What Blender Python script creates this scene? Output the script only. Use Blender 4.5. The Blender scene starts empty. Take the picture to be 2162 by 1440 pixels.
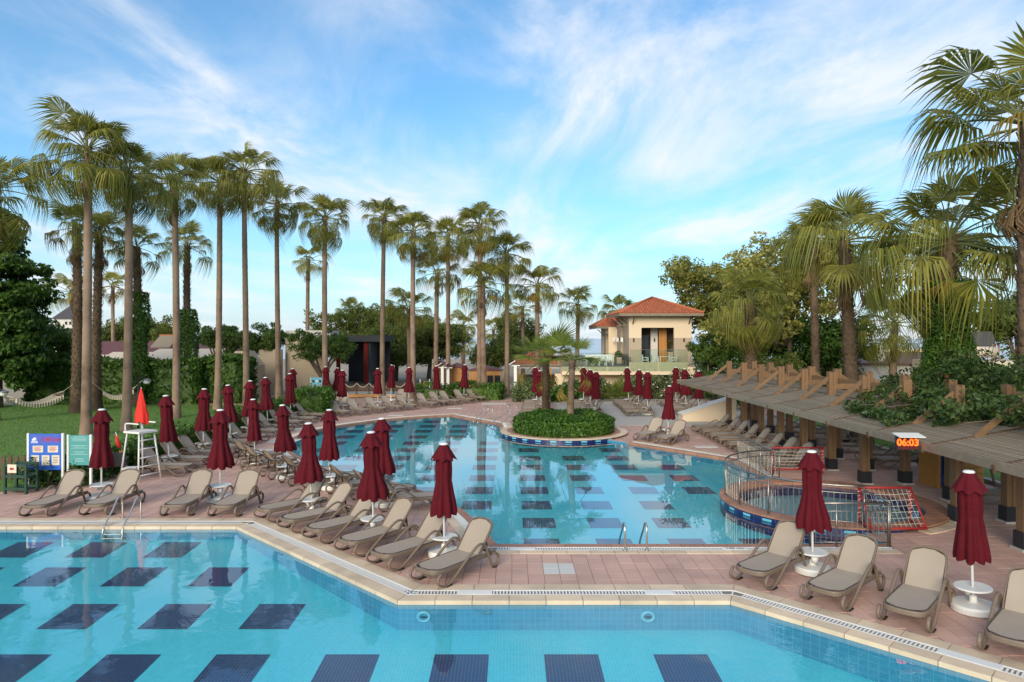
import bpy, bmesh, math, random
import numpy as np
from mathutils import Vector, Matrix
from mathutils.geometry import tessellate_polygon
R = math.radians
random.seed(7)
rng = np.random.default_rng(11)
scene = bpy.context.scene
C = scene.collection

# ------------------------------------------------------------------ camera, sky, sun, exposure
H, F = 4.5, 1441.0                       # eye height in metres, focal length in photo pixels (24 mm)
cam_d = bpy.data.cameras.new('camera'); cam = bpy.data.objects.new('camera', cam_d); C.objects.link(cam)
cam.location = (0, 0, H); cam.rotation_euler = (R(90), 0, 0)
cam_d.sensor_width = 36; cam_d.lens = 36 * F / 2162; cam_d.shift_y = -6 / 2162
cam_d.clip_start = 0.1; cam_d.clip_end = 20000
scene.camera = cam
SUN_EL, SUN_AZ = R(20), R(200)           # azimuth of the sun measured from +Y clockwise
scene.view_settings.view_transform = 'Standard'; scene.view_settings.look = 'None'
scene.view_settings.exposure = 0.85; scene.view_settings.gamma = 1
scene.cycles.max_bounces = 8; scene.cycles.transparent_max_bounces = 16
scene.cycles.caustics_reflective = False; scene.cycles.caustics_refractive = False

def new_world():
    w = bpy.data.worlds.new('World'); scene.world = w; w.use_nodes = True
    nt = w.node_tree; N = nt.nodes; L = nt.links; N.clear()
    out = N.new('ShaderNodeOutputWorld'); bg = N.new('ShaderNodeBackground'); bg.inputs['Strength'].default_value = 0.115
    sky = N.new('ShaderNodeTexSky'); sky.sky_type = 'NISHITA'; sky.sun_disc = False
    sky.sun_elevation = SUN_EL; sky.sun_rotation = SUN_AZ; sky.air_density = 1.0; sky.dust_density = 0.6; sky.ozone_density = 2.0
    tint = N.new('ShaderNodeMix'); tint.data_type = 'RGBA'; tint.blend_type = 'MULTIPLY'; tint.inputs[0].default_value = 1
    tint.inputs[7].default_value = (0.38, 0.86, 1.06, 1)
    L.new(sky.outputs[0], tint.inputs[6])
    tc = N.new('ShaderNodeTexCoord'); sep = N.new('ShaderNodeSeparateXYZ'); L.new(tc.outputs['Generated'], sep.inputs[0])
    def math_(op, a, b=None):
        m = N.new('ShaderNodeMath'); m.operation = op
        for i, v in enumerate((a, b)):
            if v is None: continue
            if isinstance(v, (int, float)): m.inputs[i].default_value = v
            else: L.new(v, m.inputs[i])
        return m.outputs[0]
    z = math_('ADD', math_('MAXIMUM', sep.outputs[2], 0.0), 0.10)
    u = math_('DIVIDE', sep.outputs[0], z); v = math_('DIVIDE', sep.outputs[1], z)
    comb = N.new('ShaderNodeCombineXYZ'); L.new(u, comb.inputs[0]); L.new(v, comb.inputs[1])
    def noise(scale, rot, stretch, detail, rough, dist, off):
        mp = N.new('ShaderNodeMapping'); mp.inputs['Rotation'].default_value = (0, 0, R(rot)); mp.inputs['Scale'].default_value = stretch
        mp.inputs['Location'].default_value = off
        L.new(comb.outputs[0], mp.inputs[0])
        n = N.new('ShaderNodeTexNoise'); n.inputs['Scale'].default_value = scale; n.inputs['Detail'].default_value = detail
        n.inputs['Roughness'].default_value = rough; n.inputs['Distortion'].default_value = dist
        L.new(mp.outputs[0], n.inputs['Vector']); return n.outputs[0]
    def ramp(x, a, b):
        m = N.new('ShaderNodeMapRange'); m.interpolation_type = 'SMOOTHSTEP'
        m.inputs[1].default_value = a; m.inputs[2].default_value = b; L.new(x, m.inputs[0]); return m.outputs[0]
    broad = ramp(noise(0.55, 20, (1.0, 0.70, 1), 3, 0.5, 0.5, (4.31, -3.62, 0)), 0.38, 0.60)
    wisp = ramp(noise(1.6, 26, (1.0, 0.45, 1), 11, 0.62, 0.75, (-4.36, 7.83, 0)), 0.34, 0.74)
    soft = ramp(noise(0.9, -34, (1.0, 0.6, 1), 8, 0.58, 0.9, (2.02, 3.17, 0)), 0.42, 0.72)
    mask = math_('MINIMUM', math_('ADD', math_('MULTIPLY', broad, math_('ADD', math_('MULTIPLY', wisp, 0.88), 0.10)),
                 math_('MULTIPLY', math_('MULTIPLY', soft, math_('ADD', wisp, 0.2)), 0.6)), 0.9)
    mix = N.new('ShaderNodeMix'); mix.data_type = 'RGBA'
    L.new(mask, mix.inputs[0]); mix.inputs[7].default_value = (4.55, 4.75, 5.05, 1)
    # pale sea haze low over the horizon, all the way round
    hz = math_('MULTIPLY', math_('POWER', 2.718, math_('MULTIPLY', math_('MAXIMUM', sep.outputs[2], 0.0), -7.5)), 0.9)
    hm = N.new('ShaderNodeMix'); hm.data_type = 'RGBA'; L.new(hz, hm.inputs[0]); L.new(tint.outputs[2], hm.inputs[6]); hm.inputs[7].default_value = (3.75, 4.0, 4.4, 1)
    L.new(hm.outputs[2], mix.inputs[6])
    L.new(mix.outputs[2], bg.inputs[0]); L.new(bg.outputs[0], out.inputs[0])
new_world()
sun_d = bpy.data.lights.new('sun', 'SUN'); sun_d.energy = 2.0; sun_d.angle = R(30); sun_d.color = (1.0, 0.86, 0.68)
sun = bpy.data.objects.new('sun', sun_d); C.objects.link(sun)
sd = Vector((math.sin(SUN_AZ) * math.cos(SUN_EL), math.cos(SUN_AZ) * math.cos(SUN_EL), math.sin(SUN_EL)))
sun.rotation_euler = (-sd).to_track_quat('-Z', 'Y').to_euler()

# ------------------------------------------------------------------ helpers
def gp(px, py, z=0.0):
    """a point at height z seen at photo pixel (px, py)"""
    Y = F * (H - z) / (py - 714.0)
    return ((px - 1081.0) * Y / F, Y)
def gx(px, Y): return (px - 1081.0) * Y / F
def gz(py, Y): return H - (py - 714.0) * Y / F

class MB:
    def __init__(s): s.v = []; s.f = []
    def add(s, vs, fs):
        o = len(s.v); s.v += [tuple(v) for v in vs]; s.f += [tuple(i + o for i in f) for f in fs]; return s
    def box(s, x0, x1, y0, y1, z0, z1, M=None):
        vs = [(x0,y0,z0),(x1,y0,z0),(x1,y1,z0),(x0,y1,z0),(x0,y0,z1),(x1,y0,z1),(x1,y1,z1),(x0,y1,z1)]
        if M is not None: vs = [M @ Vector(v) for v in vs]
        return s.add(vs, [(3,2,1,0),(4,5,6,7),(0,1,5,4),(1,2,6,5),(2,3,7,6),(3,0,4,7)])
    def beam(s, a, b, w, h, up=(0,0,1)):
        a = Vector(a); b = Vector(b); t = (b - a).normalized(); u = Vector(up)
        if abs(t.dot(u)) > 0.99: u = Vector((0,1,0))
        l = t.cross(u).normalized(); n = l.cross(t)
        vs = [p + l*sx*w/2 + n*sz*h/2 for p in (a, b) for sx, sz in ((-1,-1),(1,-1),(1,1),(-1,1))]
        return s.add(vs, [(0,1,2,3),(7,6,5,4),(0,4,5,1),(1,5,6,2),(2,6,7,3),(3,7,4,0)])
    def tube(s, pts, r, n=8, caps=True, closed=False):
        pts = [Vector(p) for p in pts]; m = len(pts); rings = []; prev = None
        rad = r if isinstance(r, (list, tuple)) else [r]*m
        for i, p in enumerate(pts):
            if closed: t = pts[(i+1) % m] - pts[i-1]
            else: t = pts[min(i+1, m-1)] - pts[max(i-1, 0)]
            t.normalize()
            if prev is None:
                a = Vector((0,0,1)) if abs(t.z) < 0.9 else Vector((1,0,0))
                nrm = (a - t*a.dot(t)).normalized()
            else: nrm = (prev - t*prev.dot(t)).normalized()
            prev = nrm; b = t.cross(nrm)
            rings.append([p + (nrm*math.cos(2*math.pi*k/n) + b*math.sin(2*math.pi*k/n))*rad[i] for k in range(n)])
        vs = [v for rg in rings for v in rg]; fs = []
        for i in range(m if closed else m-1):
            j = (i+1) % m
            for k in range(n): fs.append((i*n+k, i*n+(k+1)%n, j*n+(k+1)%n, j*n+k))
        if caps and not closed: fs += [tuple(range(n))[::-1], tuple((m-1)*n+k for k in range(n))]
        return s.add(vs, fs)
    def sweep(s, pts, w, h, lat):
        """ribbon tube: width w along the fixed axis lat, height h across it"""
        pts = [Vector(p) for p in pts]; lat = Vector(lat); m = len(pts); n = 8; vs = []; fs = []
        for i, p in enumerate(pts):
            t = (pts[min(i+1,m-1)] - pts[max(i-1,0)]).normalized(); nn = t.cross(lat).normalized()
            for k in range(n):
                a = 2*math.pi*(k+.5)/n; c, q = math.cos(a), math.sin(a)
                c = math.copysign(abs(c)**.6, c); q = math.copysign(abs(q)**.6, q)
                vs.append(p + lat*c*w/2 + nn*q*h/2)
        for i in range(m-1):
            for k in range(n): fs.append((i*n+k, i*n+(k+1)%n, (i+1)*n+(k+1)%n, (i+1)*n+k))
        fs += [tuple(range(n))[::-1], tuple((m-1)*n+k for k in range(n))]
        return s.add(vs, fs)
    def lathe(s, prof, n=24, c=(0,0,0)):
        vs = []; fs = []; m = len(prof)
        for r, z in prof:
            for k in range(n): a = 2*math.pi*k/n; vs.append((c[0]+r*math.cos(a), c[1]+r*math.sin(a), c[2]+z))
        for i in range(m-1):
            for k in range(n): fs.append((i*n+k, i*n+(k+1)%n, (i+1)*n+(k+1)%n, (i+1)*n+k))
        fs += [tuple(range(n))[::-1], tuple((m-1)*n+k for k in range(n))]
        return s.add(vs, fs)
    def prism(s, poly, z0, z1, M=None):
        n = len(poly); vs = [Vector((x,y,z0)) for x,y in poly] + [Vector((x,y,z1)) for x,y in poly]
        if M is not None: vs = [M @ v for v in vs]
        fs = [tuple(range(n))[::-1], tuple(range(n,2*n))] + [(i,(i+1)%n,n+(i+1)%n,n+i) for i in range(n)]
        return s.add(vs, fs)
    def mesh(s, name, mat, smooth=False):
        me = bpy.data.meshes.new(name); me.from_pydata(s.v, [], s.f); me.update()
        if mat: me.materials.append(mat)
        if smooth: me.polygons.foreach_set('use_smooth', [True]*len(me.polygons))
        return me
    def build(s, name, mat, parent=None, smooth=False, **kw):
        return link(name, s.mesh(name, mat, smooth), parent, **kw)

def link(name, me, parent=None, loc=None, rot=None, scale=None, M=None):
    o = bpy.data.objects.new(name, me); C.objects.link(o); o.parent = parent
    if loc is not None: o.location = loc
    if rot is not None: o.rotation_euler = rot
    if scale is not None: o.scale = scale if hasattr(scale, '__len__') else (scale,)*3
    if M is not None: o.matrix_local = M
    return o
def np_mesh(name, V, Fc, mat, smooth=False):
    V = np.asarray(V, np.float32); Fc = np.asarray(Fc, np.int32); me = bpy.data.meshes.new(name)
    me.vertices.add(len(V)); me.vertices.foreach_set('co', V.ravel())
    k = Fc.shape[1]; me.loops.add(Fc.size); me.loops.foreach_set('vertex_index', Fc.ravel())
    me.polygons.add(len(Fc)); me.polygons.foreach_set('loop_start', np.arange(0, Fc.size, k, dtype=np.int32))
    if smooth: me.polygons.foreach_set('use_smooth', np.ones(len(Fc), bool))
    me.update(calc_edges=True); me.validate()
    if mat: me.materials.append(mat)
    return me
def tag(o, label=None, cat=None, group=None, kind=None):
    if label: o['label'] = label
    if cat: o['category'] = cat
    if group: o['group'] = group
    if kind: o['kind'] = kind
    return o
def empty(name, loc, rz=0.0, label=None, cat=None, group=None, scale=1):
    o = bpy.data.objects.new(name, None); C.objects.link(o); o.location = loc if len(loc) == 3 else (loc[0], loc[1], 0)
    o.rotation_euler = (0, 0, rz); o.scale = (scale,)*3; o.empty_display_size = .1
    return tag(o, label, cat, group)
def copy_tree(o, parent=None):
    c = o.copy(); C.objects.link(c); c.parent = parent
    for ch in kids.get(o.name, []): kids.setdefault(c.name, []).append(copy_tree(ch, c))
    return c
kids = {}
def remember(root):
    for o in bpy.data.objects:
        if o.parent is root:
            kids.setdefault(root.name, []).append(o); remember(o)
ORD = ['first','second','third','fourth','fifth','sixth','seventh','eighth','ninth','tenth','eleventh','twelfth','thirteenth','fourteenth']
def catmull(P, n=6, closed=False):
    P = [Vector(p) for p in P]; out = []; m = len(P)
    for i in range(m if closed else m-1):
        if closed: p0,p1,p2,p3 = P[i-1],P[i],P[(i+1)%m],P[(i+2)%m]
        else: p0,p1,p2,p3 = P[max(i-1,0)],P[i],P[i+1],P[min(i+2,m-1)]
        for k in range(n):
            t = k/n
            out.append(.5*((2*p1)+(p2-p0)*t+(2*p0-5*p1+4*p2-p3)*t*t+(3*p1-p0-3*p2+p3)*t**3))
    if not closed: out.append(P[-1])
    return out
def inside(p, poly):
    x, y = p; c = False; j = len(poly)-1
    for i in range(len(poly)):
        xi, yi = poly[i]; xj, yj = poly[j]
        if (yi > y) != (yj > y) and x < (xj-xi)*(y-yi)/(yj-yi)+xi: c = not c
        j = i
    return c
def dist_poly(p, poly):
    px, py = p; best = 1e9
    for i in range(len(poly)):
        ax, ay = poly[i-1]; bx, by = poly[i]; dx, dy = bx-ax, by-ay
        t = max(0, min(1, ((px-ax)*dx+(py-ay)*dy)/max(1e-9, dx*dx+dy*dy)))
        best = min(best, math.hypot(px-ax-t*dx, py-ay-t*dy))
    return best
def offset(pts, d, closed):
    """d > 0 moves to the right-hand side of the walking direction"""
    out = []; m = len(pts)
    for i in range(m):
        ns = []
        for a, b in ((i-1, i), (i, i+1)):
            if not closed and (a < 0 or b >= m): continue
            A = pts[a % m]; B = pts[b % m]; dx, dy = B[0]-A[0], B[1]-A[1]; l = math.hypot(dx, dy) or 1
            ns.append((dy/l, -dx/l))
        nx = sum(n[0] for n in ns)/len(ns); ny = sum(n[1] for n in ns)/len(ns); q = nx*nx+ny*ny
        out.append((pts[i][0]+nx*d/q, pts[i][1]+ny*d/q))
    return out

# ------------------------------------------------------------------ materials
def nodes(name):
    m = bpy.data.materials.new(name); m.use_nodes = True
    nt = m.node_tree; b = nt.nodes['Principled BSDF']; return m, nt, nt.nodes, nt.links, b
def mat(name, col, rough=.6, var=.12, scale=6.0, bump=0.0, bscale=40.0, metal=0.0, spec=.5, obj_var=0.0, island=0.0, coat=0.0, coord='Object', emit=0.0):
    m, nt, N, L, b = nodes(name)
    b.inputs['Roughness'].default_value = rough; b.inputs['Metallic'].default_value = metal
    b.inputs['Specular IOR Level'].default_value = spec
    if coat: b.inputs['Coat Weight'].default_value = coat
    tc = N.new('ShaderNodeTexCoord')
    nz = N.new('ShaderNodeTexNoise'); nz.inputs['Scale'].default_value = scale; nz.inputs['Detail'].default_value = 5
    src = N.new('ShaderNodeNewGeometry').outputs['Position'] if coord == 'Position' else tc.outputs[coord]
    L.new(src, nz.inputs['Vector'])
    fac = nz.outputs[0]
    def madd(a, k, c):
        q = N.new('ShaderNodeMath'); q.operation = 'MULTIPLY_ADD'; L.new(a, q.inputs[0]); q.inputs[1].default_value = k
        if isinstance(c, (int, float)): q.inputs[2].default_value = c
        else: L.new(c, q.inputs[2])
        return q.outputs[0]
    val = madd(fac, 2*var, 1-var)
    if obj_var:
        oi = N.new('ShaderNodeObjectInfo'); val = madd(oi.outputs['Random'], 2*obj_var, madd(val, 1, -obj_var))
    if island:
        g = N.new('ShaderNodeNewGeometry'); val = madd(g.outputs['Random Per Island'], 2*island, madd(val, 1, -island))
    hs = N.new('ShaderNodeHueSaturation'); hs.inputs['Color'].default_value = (*col, 1); L.new(val, hs.inputs['Value'])
    L.new(hs.outputs[0], b.inputs['Base Color'])
    if bump:
        n2 = N.new('ShaderNodeTexNoise'); n2.inputs['Scale'].default_value = bscale; n2.inputs['Detail'].default_value = 3
        L.new(src, n2.inputs['Vector'])
        bp = N.new('ShaderNodeBump'); bp.inputs['Strength'].default_value = bump; bp.inputs['Distance'].default_value = .02
        L.new(n2.outputs[0], bp.inputs['Height']); L.new(bp.outputs[0], b.inputs['Normal'])
    if emit:
        b.inputs['Emission Color'].default_value = (*col, 1); b.inputs['Emission Strength'].default_value = emit
    return m
def leaf_mat(name, dark, light, trans=.3, rough=.5, scale=.6, yellow=None):
    m, nt, N, L, b = nodes(name)
    g = N.new('ShaderNodeNewGeometry'); oi = N.new('ShaderNodeObjectInfo'); tc = N.new('ShaderNodeTexCoord')
    nz = N.new('ShaderNodeTexNoise'); nz.inputs['Scale'].default_value = scale; nz.inputs['Detail'].default_value = 3
    L.new(tc.outputs['Object'], nz.inputs['Vector'])
    a = N.new('ShaderNodeMath'); a.operation = 'MULTIPLY_ADD'; L.new(g.outputs['Random Per Island'], a.inputs[0]); a.inputs[1].default_value = .55
    s = N.new('ShaderNodeMath'); s.operation = 'MULTIPLY_ADD'; L.new(oi.outputs['Random'], s.inputs[0]); s.inputs[1].default_value = .35
    q = N.new('ShaderNodeMath'); q.operation = 'MULTIPLY_ADD'; L.new(nz.outputs[0], q.inputs[0]); q.inputs[1].default_value = .9; q.inputs[2].default_value = -.4
    L.new(q.outputs[0], s.inputs[2]); L.new(s.outputs[0], a.inputs[2])
    r = N.new('ShaderNodeValToRGB'); r.color_ramp.elements[0].color = (*dark, 1); r.color_ramp.elements[1].color = (*light, 1)
    r.color_ramp.elements[0].position = .1; r.color_ramp.elements[1].position = .85
    if yellow: e = r.color_ramp.elements.new(.97); e.color = (*yellow, 1)
    L.new(a.outputs[0], r.inputs[0]); L.new(r.outputs[0], b.inputs['Base Color']); b.inputs['Roughness'].default_value = rough
    b.inputs['Specular IOR Level'].default_value = .35
    t = N.new('ShaderNodeBsdfTranslucent'); L.new(r.outputs[0], t.inputs[0])
    mx = N.new('ShaderNodeMixShader'); mx.inputs[0].default_value = trans
    L.new(b.outputs[0], mx.inputs[1]); L.new(t.outputs[0], mx.inputs[2]); L.new(mx.outputs[0], N['Material Output'].inputs[0])
    return m
def tile_mat(name, col, grout, size, mortar, rough=.3, var=.06, rot=0):
    """small square ceramic tiles with grout lines, in metres"""
    m, nt, N, L, b = nodes(name); tc = N.new('ShaderNodeTexCoord')
    br = N.new('ShaderNodeTexBrick'); br.offset = 0; br.inputs['Scale'].default_value = 1
    br.inputs['Brick Width'].default_value = size; br.inputs['Row Height'].default_value = size
    br.inputs['Mortar Size'].default_value = mortar; br.inputs['Mortar Smooth'].default_value = .3
    c1 = tuple(c*(1-var) for c in col); c2 = tuple(min(1, c*(1+var)) for c in col)
    br.inputs['Color1'].default_value = (*c1, 1); br.inputs['Color2'].default_value = (*c2, 1); br.inputs['Mortar'].default_value = (*grout, 1)
    if rot:
        mp = N.new('ShaderNodeMapping'); mp.inputs['Rotation'].default_value = rot; L.new(tc.outputs['Object'], mp.inputs[0]); L.new(mp.outputs[0], br.inputs['Vector'])
    else: L.new(tc.outputs['Object'], br.inputs['Vector'])
    nz = N.new('ShaderNodeTexNoise'); nz.inputs['Scale'].default_value = .5; L.new(tc.outputs['Object'], nz.inputs['Vector'])
    mr = N.new('ShaderNodeMapRange'); mr.inputs[3].default_value = .9; mr.inputs[4].default_value = 1.1; L.new(nz.outputs[0], mr.inputs[0])
    hs = N.new('ShaderNodeHueSaturation'); L.new(mr.outputs[0], hs.inputs['Value']); L.new(br.outputs[0], hs.inputs['Color'])
    L.new(hs.outputs[0], b.inputs['Base Color']); b.inputs['Roughness'].default_value = rough
    return m
def water_mat(name, tint, bump, scale, stretch):
    m, nt, N, L, b = nodes(name); N.remove(b)
    tc = N.new('ShaderNodeTexCoord'); mp = N.new('ShaderNodeMapping'); mp.inputs['Scale'].default_value = stretch
    L.new(tc.outputs['Object'], mp.inputs[0])
    h = None
    n1 = N.new('ShaderNodeTexNoise'); n1.inputs['Scale'].default_value = scale; n1.inputs['Detail'].default_value = 3; n1.inputs['Distortion'].default_value = .6
    n2 = N.new('ShaderNodeTexNoise'); n2.inputs['Scale'].default_value = scale*.22; n2.inputs['Detail'].default_value = 2
    L.new(mp.outputs[0], n1.inputs['Vector']); L.new(mp.outputs[0], n2.inputs['Vector'])
    # calm patches and rippled patches
    n3 = N.new('ShaderNodeTexNoise'); n3.inputs['Scale'].default_value = .35; L.new(tc.outputs['Object'], n3.inputs['Vector'])
    mr = N.new('ShaderNodeMapRange'); mr.inputs[1].default_value = .4; mr.inputs[2].default_value = .65; mr.inputs[3].default_value = .15; L.new(n3.outputs[0], mr.inputs[0])
    mu = N.new('ShaderNodeMath'); mu.operation = 'MULTIPLY'; L.new(n1.outputs[0], mu.inputs[0]); L.new(mr.outputs[0], mu.inputs[1])
    ad = N.new('ShaderNodeMath'); ad.operation = 'MULTIPLY_ADD'; L.new(n2.outputs[0], ad.inputs[0]); ad.inputs[1].default_value = 1.2; L.new(mu.outputs[0], ad.inputs[2])
    bp = N.new('ShaderNodeBump'); bp.inputs['Strength'].default_value = bump; bp.inputs['Distance'].default_value = .05; L.new(ad.outputs[0], bp.inputs['Height'])
    # Schlick reflectance, the same from above and from below the surface
    ge = N.new('ShaderNodeNewGeometry'); dt = N.new('ShaderNodeVectorMath'); dt.operation = 'DOT_PRODUCT'
    L.new(ge.outputs['Incoming'], dt.inputs[0]); L.new(bp.outputs[0], dt.inputs[1])
    ab = N.new('ShaderNodeMath'); ab.operation = 'ABSOLUTE'; L.new(dt.outputs['Value'], ab.inputs[0])
    om = N.new('ShaderNodeMath'); om.operation = 'SUBTRACT'; om.use_clamp = True; om.inputs[0].default_value = 1; L.new(ab.outputs[0], om.inputs[1])
    pw = N.new('ShaderNodeMath'); pw.operation = 'POWER'; L.new(om.outputs[0], pw.inputs[0]); pw.inputs[1].default_value = 4.0
    fr = N.new('ShaderNodeMath'); fr.operation = 'MULTIPLY_ADD'; L.new(pw.outputs[0], fr.inputs[0]); fr.inputs[1].default_value = .975; fr.inputs[2].default_value = .025
    tr = N.new('ShaderNodeBsdfTransparent'); tr.inputs[0].default_value = (*tint, 1)
    gl = N.new('ShaderNodeBsdfGlossy'); gl.inputs['Roughness'].default_value = .0; L.new(bp.outputs[0], gl.inputs['Normal'])
    mx = N.new('ShaderNodeMixShader'); L.new(fr.outputs[0], mx.inputs[0]); L.new(tr.outputs[0], mx.inputs[1]); L.new(gl.outputs[0], mx.inputs[2])
    L.new(mx.outputs[0], N['Material Output'].inputs[0]); return m
def glass_mat(name, tint):
    m, nt, N, L, b = nodes(name); N.remove(b)
    fr = N.new('ShaderNodeFresnel'); fr.inputs['IOR'].default_value = 1.45
    tr = N.new('ShaderNodeBsdfTransparent'); tr.inputs[0].default_value = (*tint, 1)
    gl = N.new('ShaderNodeBsdfGlossy'); gl.inputs['Roughness'].default_value = .02
    mx = N.new('ShaderNodeMixShader'); L.new(fr.outputs[0], mx.inputs[0]); L.new(tr.outputs[0], mx.inputs[1]); L.new(gl.outputs[0], mx.inputs[2])
    L.new(mx.outputs[0], N['Material Output'].inputs[0]); return m
def trunk_mat(name, c1, c2, freq, bump=.6):
    m, nt, N, L, b = nodes(name); tc = N.new('ShaderNodeTexCoord')
    wv = N.new('ShaderNodeTexWave'); wv.bands_direction = 'Z'; wv.inputs['Scale'].default_value = freq; wv.inputs['Distortion'].default_value = 3; wv.inputs['Detail'].default_value = 3; wv.inputs['Detail Scale'].default_value = 3
    L.new(tc.outputs['Object'], wv.inputs['Vector'])
    nz = N.new('ShaderNodeTexNoise'); nz.inputs['Scale'].default_value = 3; nz.inputs['Detail'].default_value = 6; L.new(tc.outputs['Object'], nz.inputs['Vector'])
    n4 = N.new('ShaderNodeTexNoise'); n4.inputs['Scale'].default_value = .7; n4.inputs['Detail'].default_value = 4
    ge = N.new('ShaderNodeNewGeometry'); L.new(ge.outputs['Position'], n4.inputs['Vector'])
    m0 = N.new('ShaderNodeMath'); m0.operation = 'MULTIPLY_ADD'; L.new(wv.outputs[1], m0.inputs[0]); m0.inputs[1].default_value = .32; L.new(n4.outputs[0], m0.inputs[2])
    mu = N.new('ShaderNodeMath'); mu.operation = 'MULTIPLY_ADD'; L.new(nz.outputs[0], mu.inputs[0]); mu.inputs[1].default_value = .5; L.new(m0.outputs[0], mu.inputs[2])
    r = N.new('ShaderNodeValToRGB'); r.color_ramp.elements[0].color = (*c1, 1); r.color_ramp.elements[1].color = (*c2, 1)
    r.color_ramp.elements[0].position = .55; r.color_ramp.elements[1].position = 1.0
    L.new(mu.outputs[0], r.inputs[0]); L.new(r.outputs[0], b.inputs['Base Color']); b.inputs['Roughness'].default_value = .9; b.inputs['Specular IOR Level'].default_value = .2
    bp = N.new('ShaderNodeBump'); bp.inputs['Strength'].default_value = bump; bp.inputs['Distance'].default_value = .05; L.new(mu.outputs[0], bp.inputs['Height']); L.new(bp.outputs[0], b.inputs['Normal'])
    return m
def deck_mat(name, col, mortar, size):
    m, nt, N, L, b = nodes(name); tc = N.new('ShaderNodeTexCoord')
    br = N.new('ShaderNodeTexBrick'); br.offset = 0; br.inputs['Scale'].default_value = 1; br.inputs['Brick Width'].default_value = size; br.inputs['Row Height'].default_value = size
    br.inputs['Mortar Size'].default_value = .006; br.inputs['Color1'].default_value = (*[c*.9 for c in col], 1); br.inputs['Color2'].default_value = (*[c*1.1 for c in col], 1); br.inputs['Mortar'].default_value = (*mortar, 1)
    L.new(tc.outputs['Object'], br.inputs['Vector'])
    nz = N.new('ShaderNodeTexNoise'); nz.inputs['Scale'].default_value = .7; nz.inputs['Detail'].default_value = 6; L.new(tc.outputs['Object'], nz.inputs['Vector'])
    mr = N.new('ShaderNodeMapRange'); mr.inputs[3].default_value = .8; mr.inputs[4].default_value = 1.2; L.new(nz.outputs[0], mr.inputs[0])
    hs = N.new('ShaderNodeHueSaturation'); L.new(mr.outputs[0], hs.inputs['Value']); L.new(br.outputs[0], hs.inputs['Color']); L.new(hs.outputs[0], b.inputs['Base Color'])
    b.inputs['Roughness'].default_value = .75; return m

PAVE = (.51, .315, .25)
M = {}
M['paver'] = mat('paver', PAVE, .68, .30, 1.1, .25, 60, obj_var=.08, island=.08, coord='Position')
M['paver_white'] = mat('white_paver', (.55,.53,.49), .7, .08, 3)
M['deck'] = deck_mat('deck_paving', PAVE, (.2,.12,.1), .306)
M['cream_stone'] = mat('cream_stone', (.64,.49,.34), .6, .34, 2.0, .25, 30, obj_var=.13, coord='Position')
M['terracotta'] = mat('terracotta_rim', (.38,.18,.11), .6, .3, 3, .2, 40, obj_var=.12, coord='Position')
M['white_plastic'] = mat('white_plastic', (.74,.72,.68), .4, .05, 8, obj_var=.03)
M['drain_dark'] = mat('drain_channel', (.20,.17,.14), .8)
M['concrete'] = mat('pale_concrete', (.42,.38,.34), .8, .12, 1.5, .2, 30)
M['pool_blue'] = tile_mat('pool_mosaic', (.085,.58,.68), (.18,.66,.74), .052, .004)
M['pool_wall'] = tile_mat('shaded_pool_wall_mosaic', (.045,.25,.40), (.10,.33,.46), .10, .005, rot=(R(90),0,0))  # shade on the walls put into the colour, darker than the floor mosaic
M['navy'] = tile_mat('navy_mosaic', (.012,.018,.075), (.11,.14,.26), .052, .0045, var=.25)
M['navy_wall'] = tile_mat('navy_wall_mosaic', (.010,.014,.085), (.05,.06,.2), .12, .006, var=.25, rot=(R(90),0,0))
M['light_tile'] = mat('light_blue_tile', (.16,.50,.62), .3, .08, 5)
M['pool_grey'] = tile_mat('small_pool_mosaic', (.30,.46,.50), (.4,.52,.55), .1, .006)
M['water'] = water_mat('pool_water', (.84,.98,.99), .13, 2.4, (1, 1.0, 1))
M['water_calm'] = water_mat('calm_pool_water', (.84,.98,.99), .05, 2.0, (1, .8, 1))
M['sea'] = mat('sea_water', (.48,.54,.57), .4, .05, .01)  # pale sky reflection put into the base colour
M['ground'] = mat('sandy_ground', (.34,.27,.19), .95, .2, .5, .3, 8)
M['lawn'] = mat('lawn_grass', (.10,.19,.025), .9, .25, 1.2, .6, 60)
M['grass'] = leaf_mat('grass_blade', (.07,.15,.015), (.15,.26,.04), .3)
M['resin'] = mat('taupe_resin', (.175,.125,.088), .5, .08, 12, .05, 120, obj_var=.05)
M['sling'] = mat('beige_sling', (.36,.29,.225), .8, .07, 4, .25, 300, obj_var=.06)
M['piping'] = mat('dark_piping', (.05,.035,.03), .6)
M['rubber'] = mat('black_rubber', (.018,.016,.015), .7)
M['burgundy'] = mat('burgundy_canvas', (.088,.003,.008), .8, .3, 6, .7, 16, obj_var=.08, spec=.2)
M['burgundy2'] = M['burgundy']
M['steel'] = mat('brushed_steel', (.62,.58,.53), .22, .05, 20, metal=1)
M['rail_steel'] = mat('railing_steel', (.33,.30,.27), .4, .05, 20, metal=1)
M['wood_new'] = mat('honey_timber', (.19,.105,.048), .65, .25, 9, .2, 60, obj_var=.12)
M['wood_grey'] = mat('weathered_timber', (.235,.185,.130), .85, .28, 6, .3, 50, obj_var=.16)
M['wood_dark'] = mat('dark_timber', (.10,.055,.03), .7, .25, 8, .2, 50, obj_var=.1)
M['black'] = mat('black_paint', (.015,.015,.018), .5)
M['leaf_palm'] = leaf_mat('palm_frond', (.11,.13,.02), (.42,.38,.075), .5, .4, .5)
M['leaf_ivy_palm'] = leaf_mat('young_palm_frond', (.10,.15,.02), (.30,.33,.06), .5, .45, .5)
M['leaf_palm_y'] = leaf_mat('yellowing_frond', (.20,.17,.035), (.38,.24,.05), .35, .6, .6)
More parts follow.
